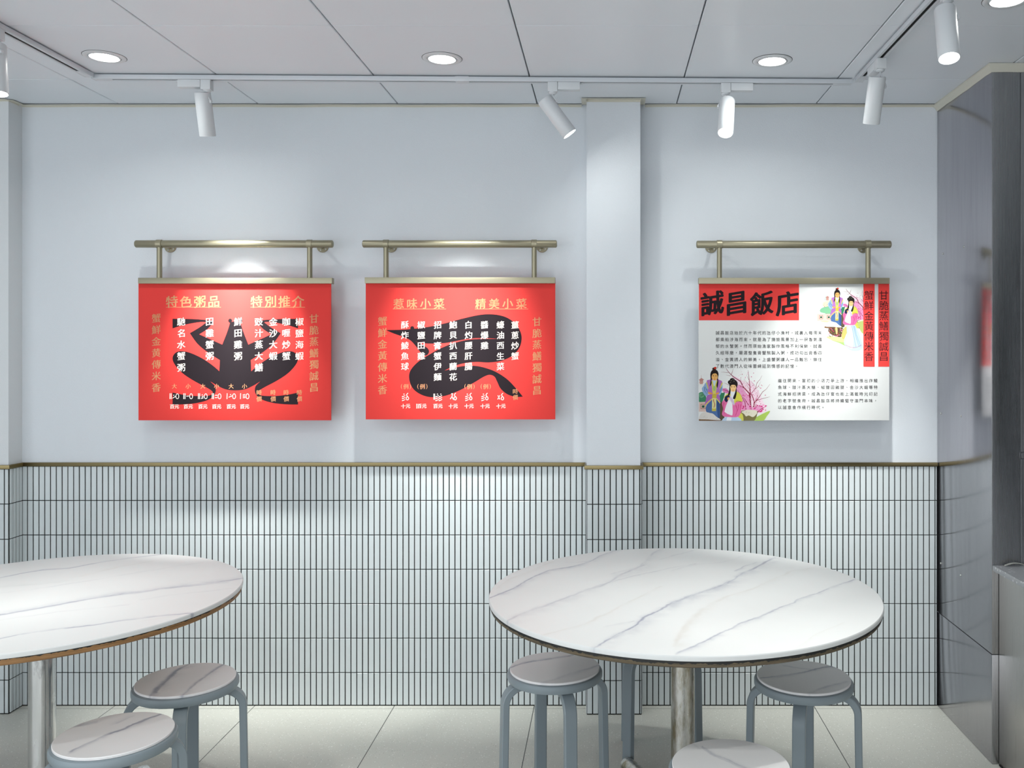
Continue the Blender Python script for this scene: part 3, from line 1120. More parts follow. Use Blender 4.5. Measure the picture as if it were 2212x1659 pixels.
m1 = on_back_track(447)
spotlight(m1, dx, -1, P(437.2, 199.5, 3.452), (0.0, 0.28, -0.95), 'white spotlight hanging above the frog menu sign, barrel pointing straight down', SPOT_W * 2.6, spread=46)
m2 = on_back_track(1194)
spotlight(m2, dx, 1, P(1176, 215, 3.475), (0.595, 0.05, -0.80), 'white spotlight tilted sideways to the right, beside the pillar', SPOT_W * 0.42, spread=160)
m3 = on_back_track(1567)
spotlight(m3, dx, 1, P(1571, 218, 3.475), (-0.107, -0.48, -0.87), 'white spotlight with glowing lens facing the camera, above the shop story board', SPOT_W)
spotlight((0.978, 3.195, ZC), (0, 1, 0), 1, P(1895.5, 165.5, 3.20), (-0.03, 0.36, -0.93), 'white spotlight at the far end of the right track, aimed at the back wall', SPOT_W * 1.5, spread=48)
spotlight((0.978, 2.56, ZC), (0, 1, 0), -1, P(2041, 20, 2.555), (-0.04, -0.30, -0.94), 'large near spotlight at the top right with glowing lens', SPOT_W)
spotlight((-1.969, 2.885, ZC), (0, 1, 0), -1, P(-9, 97, 2.885), (0.11, -0.10, -1.0), 'glowing spotlight on the left track, cut by the left edge of the photo', SPOT_W)

# ------------------------------------------------------------------ lettering
GL = {}


def glyph(ch, off=0.0):
    if (ch, off) in GL:
        return GL[(ch, off)]
    cu = bpy.data.curves.new('glyph', 'FONT')
    cu.body = ch
    cu.offset = off
    cu.resolution_u = 3
    o = bpy.data.objects.new('glyph', cu)
    COL.objects.link(o)
    dg = bpy.context.evaluated_depsgraph_get()
    me = bpy.data.meshes.new_from_object(o.evaluated_get(dg))
    vs = [(v.co.x, v.co.y) for v in me.vertices]
    fs = [tuple(p.vertices) for p in me.polygons]
    bpy.data.objects.remove(o)
    bpy.data.curves.remove(cu)
    bpy.data.meshes.remove(me)
    if vs:
        cx = (min(v[0] for v in vs) + max(v[0] for v in vs)) / 2
        cy = (min(v[1] for v in vs) + max(v[1] for v in vs)) / 2
        vs = [(x - cx, y - cy) for x, y in vs]
    GL[(ch, off)] = (vs, fs)
    return vs, fs


class Print:
    """marks printed on a board: coordinates are board units, right and down"""

    def __init__(self, to_world):
        self.w = to_world
        self.parts = {}

    def mb(self, part):
        return self.parts.setdefault(part, MB())

    def poly(self, part, pts, material, lift=1.0):
        self.mb(part).add([self.w(u, v, lift) for u, v in pts], [tuple(range(len(pts)))], material)

    def text(self, part, s, u, v, du, dv, size, material, fat=0.0, thick=0.0, shear=0.0, lift=2.0, sx=1.0):
        """fat widens the upright strokes, thick every stroke"""
        offs = [(0, 0)]
        if fat:
            offs = [(-fat, 0), (fat, 0)]
        if thick:
            offs = [(thick * math.cos(k * math.pi / 4) * 1.25, thick * math.sin(k * math.pi / 4) * 0.8) for k in range(8)] + [(0, 0)]
        for ch in s:
            vs, fs = glyph(ch)
            for i, (ox, oy) in enumerate(offs):
                pts = [self.w(u + (x * sx + ox) * size, v - (y + oy + shear * x) * size, lift + 0.04 * i) for x, y in vs]
                self.mb(part).add(pts, fs, material)
            u += du
            v += dv

    def line(self, part, pts, width, material, lift=2.0, taper=1.0):
        n = len(pts)
        L_, Rr = [], []
        for i, (x, y) in enumerate(pts):
            x0, y0 = pts[max(0, i - 1)]
            x1, y1 = pts[min(n - 1, i + 1)]
            l = math.hypot(x1 - x0, y1 - y0) or 1
            w = width / 2 * (1 + (taper - 1) * i / max(1, n - 1))
            nx, ny = -(y1 - y0) / l * w, (x1 - x0) / l * w
            L_.append((x + nx, y + ny))
            Rr.append((x - nx, y - ny))
        vs = L_ + Rr
        self.mb(part).add([self.w(u, v, lift) for u, v in vs], [(i, i + 1, n + i + 1, n + i) for i in range(n - 1)], material)

    def ring(self, part, u, v, rx, ry, width, material, lift=2.0):
        k = 24
        vs = [(u + math.cos(2 * math.pi * i / k) * (rx + s), v + math.sin(2 * math.pi * i / k) * (ry + s)) for s in (-width / 2, width / 2) for i in range(k)]
        self.mb(part).add([self.w(a, c, lift) for a, c in vs], [(i, (i + 1) % k, k + (i + 1) % k, k + i) for i in range(k)], material)

    def dot(self, part, u, v, rx, ry, material, lift=1.0, k=16):
        self.poly(part, [(u + math.cos(2 * math.pi * i / k) * rx, v + math.sin(2 * math.pi * i / k) * ry) for i in range(k)], material, lift)


def spline(pts, closed=True, sub=7):
    """Catmull-Rom through the points; a third entry marks a sharp corner"""
    out = []
    n = len(pts)
    for i in range(n if closed else n - 1):
        p1, p2 = pts[i], pts[(i + 1) % n]
        p0 = pts[i - 1] if (closed or i) else p1
        p3 = pts[(i + 2) % n] if (closed or i + 2 < n) else p2
        if len(p1) > 2:
            p0 = p1
        if len(p2) > 2:
            p3 = p2
        for k in range(sub):
            t = k / sub
            q = []
            for a in (0, 1):
                q.append(0.5 * (2 * p1[a] + (p2[a] - p0[a]) * t + (2 * p0[a] - 5 * p1[a] + 4 * p2[a] - p3[a]) * t * t + (3 * p1[a] - p0[a] - 3 * p2[a] + p3[a]) * t ** 3))
            out.append(tuple(q))
    return out


YF = 3.766            # printed face of the boards
LIFT = 0.0001


def board_map(ox, oy, k):
    """board units (a photo crop at ox, oy enlarged k times) to the board face"""
    def w(u, v, lift):
        p = P(ox + u / k, oy + v / k, YF)
        return (p.x, YF - lift * LIFT, p.z)
    return w


def wall_sign(label, cat, group, x0, x1, ytop, ybot, rail, tube, posts, flanges, m_sheet):
    """all in photo pixels on the plane of the board"""
    c = P((x0 + x1) / 2, ytop, YF)
    t = thing('hanging_sign', (c.x, YF, c.z), label, cat, group)
    A, B = P(x0, ytop, YF), P(x1, ybot, YF)
    b = MB()
    b.box(A.x, B.x, YF, YF + 0.005, B.z, A.z + 0.012, m_sheet)
    b.build('board', t, bevel=0.0006)
    Rl, Rr_ = P(rail[0], rail[2], YF - 0.012), P(rail[1], rail[3], YF - 0.012)
    b = MB()
    b.box(Rl.x, Rr_.x, YF - 0.012, YF + 0.020, Rr_.z, Rl.z, M_bronze)
    b.build('top_rail', t, bevel=0.0012)
    YT = 3.771
    T0, T1 = P(tube[0], tube[2], YT), P(tube[1], tube[2], YT)
    T1.z = T0.z
    r = 0.0158
    L_ = T1.x - T0.x
    b = MB()
    b.lathe(T0, (1, 0, 0), [(0, 0), (0.0004, r * .6), (0.0022, r * .88), (0.005, r), (L_ - 0.005, r), (L_ - 0.0022, r * .88), (L_ - 0.0004, r * .6), (L_, 0)], M_bronze, 40)
    b.build('hanging_bar', t)
    for px in posts:
        q = P(px, tube[2], YT)
        b = MB()
        b.lathe((q.x, YT, Rl.z - 0.001), (0, 0, 1), [(0, 0), (0, 0.0108), (T0.z - Rl.z - r + 0.003, 0.0108), (T0.z - Rl.z - r + 0.003, 0)], M_bronze, 28)
        b.build('hanger_post', t)
        b = MB()
        b.lathe((q.x - 0.0115, YT, T0.z), (1, 0, 0), [(0, r + 0.0002), (0, r + 0.0016), (0.0008, r + 0.0024), (0.0222, r + 0.0024), (0.023, r + 0.0016), (0.023, r + 0.0002)], M_bronze, 36)
        b.build('clamp_ring', t)
    for px in flanges:
        xw = (px - CX) * (YW + 0.004) / F
        b = MB()
        b.lathe((xw, YW + 0.006, T0.z), (0, -1, 0), [(0, 0), (0, 0.0255), (0.0035, 0.0255), (0.0048, 0.0240), (0.0048, 0.0095), (0.0095, 0.0075), (YW + 0.006 - YT - r + 0.004, 0.0075), (YW + 0.006 - YT - r + 0.004, 0)], M_bronze, 40)
        br = b.build('wall_bracket', t)
        b = MB()
        for an in (-118, -38, 60, 160):
            q = Vector((xw + 0.0172 * math.cos(R(an)), YW + 0.0014, T0.z + 0.0172 * math.sin(R(an))))
            b.lathe(q, (0, -1, 0), [(0, 0.0038), (0.001, 0.0034), (0.0018, 0.002), (0.0018, 0)], M_screw, 14)
        b.build('screw_heads', br)
    return t


def finish(pr, sign):
    for name, mb_ in pr.parts.items():
        mb_.build(name.split('|')[0], sign, smooth=0)


K = 3.859
# ---- frog menu
s1 = wall_sign('red menu sign with a black frog silhouette, leftmost hanging sign', 'sign', 'signs hanging on the back wall',
               299, 715, 612, 908, (298, 717, 600, 612.5), (292, 720, 527), (344.5, 669), (368, 697), M_red)
pr = Print(board_map(280, 500, K))
left = [(833, 775), (822, 812), (805, 860), (788, 903), (772, 943, 1), (580, 857, 1), (640, 820), (676, 785), (690, 760), (678, 743), (640, 738), (520, 730), (358, 728, 1), (358, 808, 1), (430, 785),
        (520, 765), (600, 754), (640, 757, 1), (585, 798), (502, 848, 1), (565, 935), (645, 1003), (752, 1072, 1), (748, 1165, 1), (690, 1115), (600, 1055), (500, 1010), (430, 998), (385, 1010),
        (360, 1045), (365, 1088), (400, 1140), (455, 1192), (540, 1247), (645, 1303), (690, 1335), (684, 1358), (640, 1370), (540, 1371), (440, 1360), (358, 1343, 1), (358, 1442, 1), (450, 1441),
        (560, 1430), (650, 1405), (700, 1370), (718, 1332), (714, 1295), (698, 1273), (672, 1250, 1), (740, 1290), (805, 1317), (881, 1325)]
mir = [(2 * 881 - p[0], *p[1:]) for p in reversed(left[:-1])]
head = [(920, 757), (881, 750), (842, 757)]
pr.poly('printed_frog', spline(left + mir + head), M_black, 1.0)
for u in (838, 924):
    pr.dot('printed_frog', u, 744, 16, 17, M_black, 1.1)
KAI = dict(shear=0.10, fat=0.014)
HD = dict(shear=0.10, thick=0.016)
T = 'printed_lettering'
pr.text(T, '特色粥品', 352, 585, 116.5, 0, 104, M_gold, **HD)
pr.text(T, '特別推介', 1058, 585, 115.5, 0, 104, M_gold, **HD)
pr.line(T, [(303, 631), (762, 631)], 4.5, M_gold)
pr.line(T, [(1008, 631), (1463, 631)], 4.5, M_gold)
pr.text(T, '蟹鮮金黄傳米香', 222, 722, 0, 96.5, 78, M_gold, **KAI)
pr.text(T, '甘脆蒸鱔獨誠昌', 1537, 727, 0, 95.5, 80, M_gold, **KAI)
for s, u in (('馳名水蟹粥', 430), ('田雞蟹粥', 667), ('鮮田雞粥', 904), ('豉汁蒸大鱔', 1077), ('金沙大蝦', 1197), ('咖喱炒蟹', 1306), ('椒鹽海蝦', 1416)):
    pr.text(T, s, u, 752, 0, 95.5, 72, M_ivory, shear=0.10, fat=0.016)
for k, u in enumerate((373, 488, 610, 725, 846, 958)):
    pr.text(T, '大小'[k % 2], u, 1290, 0, 0, 44, M_gold, **KAI)
    pr.text(T, '百元', u - 19, 1460, 39, 0, 40, M_ivory, shear=0.08, thick=0.014)
    for q in ((-36, -25), (-36, -25), (-36, -25), (-36, -25), (-33,), (-33,))[k]:
        pr.line(T, [(u + q, 1349), (u + q - 1, 1397)], 5.5, M_ivory)
    for seg in ([[(-8, 1368), (-1, 1362)], [(-16, 1390), (9, 1375)]], [[(-15, 1373), (8, 1372)]], [[(-8, 1366), (-2, 1359)], [(-10, 1382), (6, 1372)], [(-14, 1394), (6, 1386)]],
                [[(-12, 1366), (6, 1365)], [(-14, 1386), (8, 1384)]], [[(-8, 1362), (-1, 1358)], [(-20, 1382), (10, 1370)]],
                [[(-14, 1362), (6, 1359)], [(-14, 1374), (6, 1372)], [(-14, 1387), (8, 1384)]])[k]:
        pr.line(T, [(u + a, c) for a, c in seg], 5.5, M_ivory)
    pr.ring(T, u + 25, 1374, 12, 21, 5, M_ivory)
for u in (1080, 1197, 1306, 1416):
    pr.text(T, '時價', u, 1342, 0, 54, 47, M_gold, **KAI)
finish(pr, s1)

# ---- fish menu
s2 = wall_sign('red menu sign with a black curled eel silhouette, middle hanging sign', 'sign', 'signs hanging on the back wall',
               790, 1199.5, 612, 906, (787.5, 1199, 599, 612), (783, 1203.5, 527), (834, 1154), (845, 1171), M_red)
pr = Print(board_map(770, 500, K))
eel = [(245, 822, 1), (350, 820), (448, 814), (600, 795), (740, 765), (870, 730), (1000, 700), (1090, 690), (1180, 696), (1262, 722), (1332, 777), (1370, 845), (1376, 910), (1352, 980), (1290, 1042),
       (1200, 1080), (1100, 1092), (1000, 1088), (900, 1098), (810, 1124), (735, 1160, 1), (815, 1136), (900, 1121), (1000, 1121), (1100, 1145), (1180, 1180), (1260, 1235), (1330, 1308), (1387, 1377, 1),
       (1330, 1378), (1260, 1358), (1202, 1310), (1172, 1250), (1150, 1210), (1110, 1195), (1060, 1212), (980, 1260), (860, 1325), (740, 1370), (630, 1382), (540, 1360), (470, 1308), (440, 1230), (450, 1160),
       (510, 1090), (600, 1030), (700, 975), (800, 935), (900, 908), (1000, 897), (1180, 895, 1), (1050, 889), (950, 893), (850, 910), (740, 930), (620, 935), (530, 928), (490, 915, 1), (545, 942),
       (592, 972), (606, 1002), (588, 1031), (558, 1030), (528, 1000), (490, 950), (445, 905), (380, 875), (310, 850)]
pr.poly('printed_eel', spline(eel), M_black, 1.0)
pr.dot('printed_eel', 465, 806, 17, 17, M_black, 1.1)
pr.text(T, '惹味小菜', 352, 602, 112, 0, 92, M_gold, **HD)
pr.text(T, '精美小菜', 1034, 602, 113.5, 0, 92, M_gold, **HD)
pr.line(T, [(303, 646), (747, 646)], 4.5, M_gold)
pr.line(T, [(987, 646), (1432, 646)], 4.5, M_gold)
pr.text(T, '蟹鮮金黃傳米香', 217, 748, 0, 95.5, 80, M_gold, **KAI)
pr.text(T, '甘脆蒸鱔獨誠昌', 1505, 752, 0, 95.5, 80, M_gold, **KAI)
for s, u in (('酥炸鯪魚球', 404), ('椒鹽田雞', 540), ('招牌膏蟹伊麵', 676), ('鮑貝扒西蘭花', 806), ('白灼腰肝腸', 934), ('醬爆雞', 1068), ('蠔油西生菜', 1200), ('薑蔥炒蟹', 1322)):
    pr.text(T, s, u, 778, 0, 86.8, 67, M_ivory, shear=0.10, fat=0.016)
for u in (412, 549, 942, 1077):
    pr.text(T, '(', u - 36, 1293, 0, 0, 46, M_gold)
    pr.text(T, '例', u, 1293, 0, 0, 46, M_gold, **KAI)
    pr.text(T, ')', u + 37, 1293, 0, 0, 46, M_gold)


def waves(u):
    pr.dot(T, u - 8, 1356, 5, 4, M_ivory, 2)
    for y in (1372, 1388, 1405):
        pr.line(T, [(u - 24, y + 6), (u - 8, y + 1), (u + 3, y - 6)], 8, M_ivory, taper=0.4)


def loop8(u):
    pr.line(T, spline([(u + 8, 1347), (u - 4, 1362), (u + 6, 1378)], False), 6, M_ivory)
    pr.ring(T, u + 3, 1391, 10, 13, 6, M_ivory)


for u, num, yuan in ((410, 'w8', '十元'), (545, '', '百元'), (679, 'IIww', '百元'), (806, 'y8', '十元'), (938, 'w8', '十元'), (1072, 'w8', '十元'), (1204, 'x8', '十元')):
    pr.text(T, yuan, u - 20, 1456, 40, 0, 40, M_ivory, shear=0.08, thick=0.014)
    if num == '':
        pr.line(T, [(u - 43, 1436), (u - 43, 1476)], 5, M_ivory)
    if num == 'w8':
        waves(u - 6)
        loop8(u + 12)
    if num == 'IIww':
        for q in (-34, -26):
            pr.line(T, [(u + q, 1352), (u + q, 1402)], 4.5, M_ivory)
        waves(u + 4)
        waves(u + 32)
    if num == 'y8':
        pr.line(T, spline([(u - 16, 1356), (u - 6, 1352), (u - 10, 1375), (u - 26, 1400)], False), 6, M_ivory)
        pr.line(T, [(u - 12, 1372), (u + 4, 1402)], 7, M_ivory)
        loop8(u + 14)
    if num == 'x8':
        pr.line(T, [(u - 26, 1366), (u - 8, 1400)], 5.5, M_ivory)
        pr.line(T, [(u - 8, 1366), (u - 27, 1400)], 5.5, M_ivory)
        loop8(u + 10)
pr.text(T, '時價', 1325, 1333, 0, 50, 46, M_gold, **KAI)
finish(pr, s2)

# ---- story board
s3 = wall_sign('white story board with red title block and painted figures, rightmost hanging sign', 'sign', 'signs hanging on the back wall',
               1509, 1921, 612, 908, (1509.5, 1922, 600, 613), (1504, 1925, 528), (1554, 1875), (1536, 1865), M_paper)
pr = Print(board_map(1490, 500, K))
pr.poly('title_panel', [(76, 425), (911, 425), (911, 741), (76, 741)], M_red, 1.0)
for a, c in ((1447, 1541), (1571, 1663)):
    pr.poly('slogan_strip|%d' % a, [(a, 425), (c, 425), (c, 1127), (a, 1127)], M_red, 7.0)
TB = dict(shear=0.16, thick=0.026, sx=0.96)
for ch, u in zip('誠昌飯店', (188, 390, 600, 812)):
    pr.text(T, ch, u, 598, 0, 0, 205, M_black, **TB)
pr.text(T, '蟹鮮金黃傳米香', 1493, 532, 0, 85.2, 82, M_black, lift=8.0)
pr.text(T, '甘脆蒸鱔獨誠昌', 1617, 532, 0, 85.2, 82, M_black, lift=8.0)
for i, s in enumerate(('誠昌飯店始於六十年代的氹仔小漁村，城裏人每周末', '都乘船涉海而來，就是為了旖旎風景加上一碗香氣濃', '郁的水蟹粥。然而原始漁家製作風格不利保鮮，誠昌',
                       '久經琢磨，嚴選整隻膏蟹熬製入粥，成功勾出膏香四', '溢、金黃誘人的鮮美。上盛蟹粥讓人一品難忘，鎖住', '了數代澳門人從味蕾綿延到情感的記憶。')):
    pr.text(T, s, 232, 845 + 55.5 * i, 38.75, 0, 34, M_black, lift=8.0)
for i, s in enumerate(('繼往開來，當初的小店力爭上游，相繼推出炸鯪', '魚球、豉汁蒸大鱔、椒鹽田雞腿、金沙大蝦等特', '式海鮮招牌菜，成為氹仔官也街上滿載時光印記',
                       '的老字號食府。誠昌飯店將持續堅守澳門本味，', '以誠意食作橫行時代。')):
    pr.text(T, s, 751, 1243 + 55.8 * i, 39.9, 0, 33, M_black, lift=8.0)

# painted scene: two robed figures in a garden, used twice
ink = {}


def paint(rgb):
    if rgb not in ink:
        ink[rgb] = mat('painted_%d_%d_%d' % rgb, rough=0.7, spec=0.15, linear=tuple(c * 0.72 for c in lin(rgb)[:3]) + (1,))
    return ink[rgb]


def clip(pts, axis, lim, keep_less):
    out = []
    n = len(pts)
    ins = lambda p: p[axis] <= lim if keep_less else p[axis] >= lim
    for i in range(n):
        p, q = pts[i], pts[(i + 1) % n]
        if ins(p):
            out.append(p)
        if ins(p) != ins(q):
            t = (lim - p[axis]) / (q[axis] - p[axis])
            out.append((p[0] + (q[0] - p[0]) * t, p[1] + (q[1] - p[1]) * t))
    return out


def scenery(part, conv, bounds, extra):
    """conv maps drawing units to board units; bounds = (u0, u1, v0, v1) in board units"""
    lift = [1.2]

    def poly(rgb, pts, smooth=True):
        pts = spline([tuple(p) for p in pts], True, 4) if smooth else pts
        pts = [conv(*p[:2]) for p in pts]
        for ax, lim, less in ((0, bounds[0], False), (0, bounds[1], True), (1, bounds[2], False), (1, bounds[3], True)):
            if pts:
                pts = clip(pts, ax, lim, less)
        if len(pts) > 2:
            lift[0] += 0.006
            pr.poly(part, pts, paint(rgb), lift[0])

    def ell(rgb, u, v, rx, ry, k=14):
        poly(rgb, [(u + rx * math.cos(2 * math.pi * i / k), v + ry * math.sin(2 * math.pi * i / k)) for i in range(k)], False)

    def stroke(rgb, pts, w, taper=0.3):
        n = len(pts)
        for i in range(n - 1):
            (x0, y0), (x1, y1) = pts[i], pts[i + 1]
            l = math.hypot(x1 - x0, y1 - y0) or 1
            wa, wb = w * (1 - (1 - taper) * i / (n - 1)) / 2, w * (1 - (1 - taper) * (i + 1) / (n - 1)) / 2
            nx, ny = -(y1 - y0) / l, (x1 - x0) / l
            poly(rgb, [(x0 + nx * wa, y0 + ny * wa), (x1 + nx * wb, y1 + ny * wb), (x1 - nx * wb, y1 - ny * wb), (x0 - nx * wa, y0 - ny * wa)], False)

    q = random.Random(21)
    if extra:
        poly((246, 226, 160), [(-10, 930), (250, 930), (250, 1110), (80, 1130), (-60, 1090)])
        poly((240, 232, 190), [(20, 560), (200, 500), (330, 540), (330, 700), (60, 690)])
        poly((205, 225, 215), [(60, 440), (110, 350), (150, 420), (200, 480), (60, 500)])
        poly((170, 205, 120), [(240, 1560), (560, 1640), (760, 1740), (700, 1830), (500, 1740), (260, 1650)])
        poly((205, 225, 150), [(120, 1560), (460, 1560), (700, 1660), (600, 1720), (300, 1660)])
    # haze of blossom, bushes, pagoda, garden wall
    poly((240, 214, 226), [(820, 330), (960, 370), (1120, 470), (1220, 420), (1330, 560), (1450, 760), (1500, 900), (1560, 1020), (1480, 1130), (1040, 1110), (930, 800), (880, 560)])
    poly((232, 160, 200), [(900, 560), (1010, 520), (1090, 640), (1200, 800), (1250, 1000), (1420, 960), (1480, 1090), (1350, 1120), (1060, 1110), (1010, 860), (930, 700)])
    poly((222, 130, 185), [(600, 610), (680, 590), (740, 640), (730, 700), (640, 680)])
    poly((66, 140, 104), [(98, 700), (200, 680), (255, 790), (250, 880), (90, 880)])
    poly((120, 185, 140), [(110, 710), (180, 700), (210, 760), (150, 800), (110, 770)])
    poly((52, 128, 92), [(548, 700), (620, 690), (660, 680), (640, 790), (600, 890), (548, 880)])
    if extra:
        poly((130, 190, 150), [(-60, 760), (60, 690), (240, 690), (250, 870), (-30, 850)])
        for _ in range(26):
            ell((200, 120, 120), q.uniform(30, 240), q.uniform(600, 700), 8, 8, 7)
    for (x, y, s, rgb) in ((150, 400, 1.0, (196, 140, 132)), (150, 455, 0.9, (206, 158, 146))):
        poly(rgb, [(x - 60 * s, y + 12), (x - 10, y - 26 * s), (x + 8, y - 30 * s), (x + 62 * s, y + 4), (x + 40 * s, y + 14), (x + 36 * s, y + 44), (x - 38 * s, y + 44), (x - 38 * s, y + 16)], False)
    stroke((196, 140, 132), [(148, 380), (148, 300)], 9)
    poly((226, 196, 186), [(-150 if extra else 90, 890), (250, 884), (250, 1100), (-150 if extra else 90, 1096)], False)
    for x in ((-90, 135) if extra else (135,)):
        poly((176, 118, 98), [(x, 930), (x + 110, 930), (x + 110, 1040), (x, 1040)], False)
        poly((236, 214, 204), [(x + 14, 944), (x + 96, 944), (x + 96, 1026), (x + 14, 1026)], False)
        poly((50, 92, 70), [(x + 28, 960), (x + 84, 960), (x + 84, 1014), (x + 28, 1014)], False)
    poly((92, 78, 62), [(545, 950), (620, 900), (650, 1200), (640, 1270), (540, 1260)])
    # tree
    br, pk = (140, 34, 66), (206, 66, 120)
    for pts, w in (([(1225, 1050), (1215, 880), (1190, 700), (1060, 560), (1000, 440), (860, 350), (790, 290), (720, 210), (690, 160)], 30),
                   ([(1215, 880), (1215, 700), (1205, 560), (1190, 420), (1180, 300), (1165, 200)], 22),
                   ([(1290, 1000), (1300, 880), (1240, 720), (1180, 680), (1080, 590), (950, 510)], 24),
                   ([(1310, 900), (1400, 790), (1480, 670), (1560, 610), (1640, 500)], 16), ([(1340, 860), (1460, 820), (1580, 790), (1640, 775)], 12),
                   ([(1120, 1050), (1100, 900), (1020, 760), (930, 620)], 18), ([(1180, 960), (1090, 820), (1040, 780)], 16),
                   ([(1240, 700), (1330, 580), (1360, 470), (1430, 390), (1470, 310)], 12), ([(1215, 560), (1140, 470), (1070, 390)], 10), ([(1190, 420), (1130, 300)], 8),
                   ([(1250, 540), (1300, 520), (1230, 440)], 8), ([(1330, 870), (1370, 760), (1385, 630)], 10), ([(800, 290), (830, 220), (840, 170)], 10), ([(780, 320), (680, 300)], 8), ([(740, 250), (630, 240), (570, 240)], 7),
                   ([(1370, 1110), (1430, 1050), (1520, 1000), (1580, 970)], 18), ([(1000, 440), (1010, 350)], 8), ([(1330, 1000), (1330, 900)], 14), ([(740, 660), (640, 620), (600, 600)], 12), ([(750, 520), (690, 490), (640, 470)], 9),
                   ([(1270, 1000), (1330, 860), (1330, 800)], 10), ([(1215, 640), (1160, 560), (1110, 470)], 8), ([(1300, 620), (1380, 560), (1450, 430)], 7)):
        stroke(br, pts, w, 0.22)
    for _ in range(210):
        t = q.random()
        u, v = q.gauss(1120, 190), q.gauss(760, 230)
        if 560 < u < 1600 and 180 < v < 1120 and (u > 960 or v < 560):
            s = q.uniform(4, 11)
            ell(q.choice([(214, 60, 130), (236, 120, 178), (190, 40, 104), (244, 170, 205)]), u, v, s, s, 7)
    for _ in range(46):
        ell(q.choice([(220, 70, 140), (238, 130, 186), (200, 50, 120)]), q.uniform(1030, 1560), q.uniform(950, 1120), q.uniform(10, 26), q.uniform(9, 18), 8)
    # rocks and grass
    poly((168, 196, 92), [(1230, 1300), (1430, 1170), (1640, 1080), (1570, 1200), (1480, 1300)])
    poly((120, 112, 70), [(1000, 1110), (1080, 1070), (1340, 1080), (1370, 1120), (1290, 1300), (1040, 1300)])
    poly((222, 216, 196), [(1020, 1105), (1100, 1070), (1190, 1058), (1335, 1074), (1362, 1110), (1340, 1160), (1270, 1215), (1180, 1180), (1120, 1200), (1080, 1150)])
    poly((206, 206, 90), [(940, 1230), (1000, 1130), (1050, 1170), (1060, 1300), (960, 1300)])
    # standing figure
    poly((80, 112, 164), [(262, 960), (380, 800), (480, 800), (548, 900), (552, 1210), (500, 1225), (400, 1140), (262, 1104)])
    poly((58, 86, 138), [(490, 860), (548, 920), (550, 1200), (510, 1210)])
    poly((150, 182, 220), [(250, 470), (200, 540), (162, 600), (196, 700), (262, 765), (312, 690), (300, 560)])
    poly((150, 182, 220), [(590, 470), (614, 560), (600, 650), (545, 752), (500, 700), (540, 560)])
    for pts in ([(230, 560), (220, 640), (280, 720)], [(260, 600), (290, 690)], [(580, 560), (575, 640), (540, 700)]):
        stroke((60, 84, 140), pts, 14)
    poly((186, 122, 196), [(268, 430), (330, 405), (395, 410), (400, 720), (300, 680), (292, 560)])
    poly((186, 122, 196), [(478, 405), (540, 408), (604, 450), (566, 560), (545, 690), (466, 720)])
    poly((176, 108, 186), [(282, 742), (405, 728), (392, 830), (228, 975), (244, 870)])
    poly((176, 108, 186), [(470, 735), (542, 742), (556, 900), (480, 815)])
    for pts in ([(232, 968), (300, 890), (398, 810)], [(550, 900), (478, 808)], [(262, 460), (290, 560), (300, 600)], [(606, 470), (570, 560), (552, 600)]):
        stroke((222, 208, 88), pts, 24, 0.8)
    poly((222, 214, 104), [(372, 450), (395, 415), (478, 415), (502, 460), (480, 600), (464, 700), (432, 715), (396, 690), (384, 600)])
    ell((170, 200, 130), 432, 590, 30, 60)
    poly((208, 226, 242), [(398, 405), (474, 400), (462, 470), (440, 540), (424, 540), (404, 470)])
    poly((240, 160, 84), [(300, 672), (380, 690), (402, 716), (312, 716)])
    poly((240, 160, 84), [(468, 694), (526, 680), (528, 714), (468, 722)])
    poly((206, 190, 70), [(398, 720), (476, 720), (470, 800), (392, 800)])
    poly((230, 228, 160), [(386, 806), (474, 806), (470, 1086), (380, 1086)], False)
    poly((206, 190, 84), [(384, 1030), (471, 1030), (470, 1086), (380, 1086)], False)
    for v in range(840, 1010, 26):
        ell((168, 34, 74), 428 + 12 * math.sin(v), v, 13, 11, 8)
    poly((34, 26, 24), [(346, 285), (378, 205), (434, 186), (494, 206), (524, 280), (512, 380), (520, 460), (498, 580), (478, 520), (492, 400), (376, 400), (376, 480), (336, 548), (352, 420)])
    ell((248, 190, 112), 440, 342, 66, 82)
    poly((34, 26, 24), [(356, 310), (366, 225), (434, 192), (502, 222), (516, 310), (480, 274), (430, 266), (386, 284)])
    ell((70, 36, 30), 430, 170, 44, 32)
    ell((214, 60, 44), 452, 148, 28, 24)
    for u in (414, 468):
        ell((40, 26, 24), u, 326, 16, 6, 8)
        ell((40, 26, 24), u, 306, 19, 3, 8)
    ell((200, 70, 50), 440, 392, 15, 6, 8)
    ell((224, 160, 90), 440, 358, 7, 10, 8)
    # rock in front
    poly((120, 84, 50), [(96, 1240), (200, 1180), (420, 1200), (570, 1285), (560, 1300), (96, 1300)])
    poly((226, 220, 214), [(98, 1225), (150, 1135), (250, 1106), (400, 1150), (480, 1210), (566, 1282), (300, 1268), (110, 1262)])
    if extra:
        poly((96, 70, 56), [(250, 1290), (560, 1290), (620, 1380), (560, 1560), (400, 1540), (250, 1480), (170, 1380)])
        for _ in range(70):
            ell(q.choice([(226, 130, 170), (200, 60, 90), (240, 200, 210), (150, 120, 60), (110, 130, 60)]), q.uniform(170, 600), q.uniform(1300, 1560), q.uniform(9, 20), q.uniform(8, 16), 7)
        poly((226, 190, 130), [(380, 1290), (440, 1300), (440, 1460), (410, 1480), (390, 1400)])
        poly((200, 190, 110), [(620, 1320), (760, 1230), (820, 1290), (700, 1480), (640, 1620), (560, 1560)])
        poly((188, 198, 120), [(1040, 1140), (1240, 1090), (1400, 1100), (1400, 1500), (1180, 1460), (1080, 1300)])
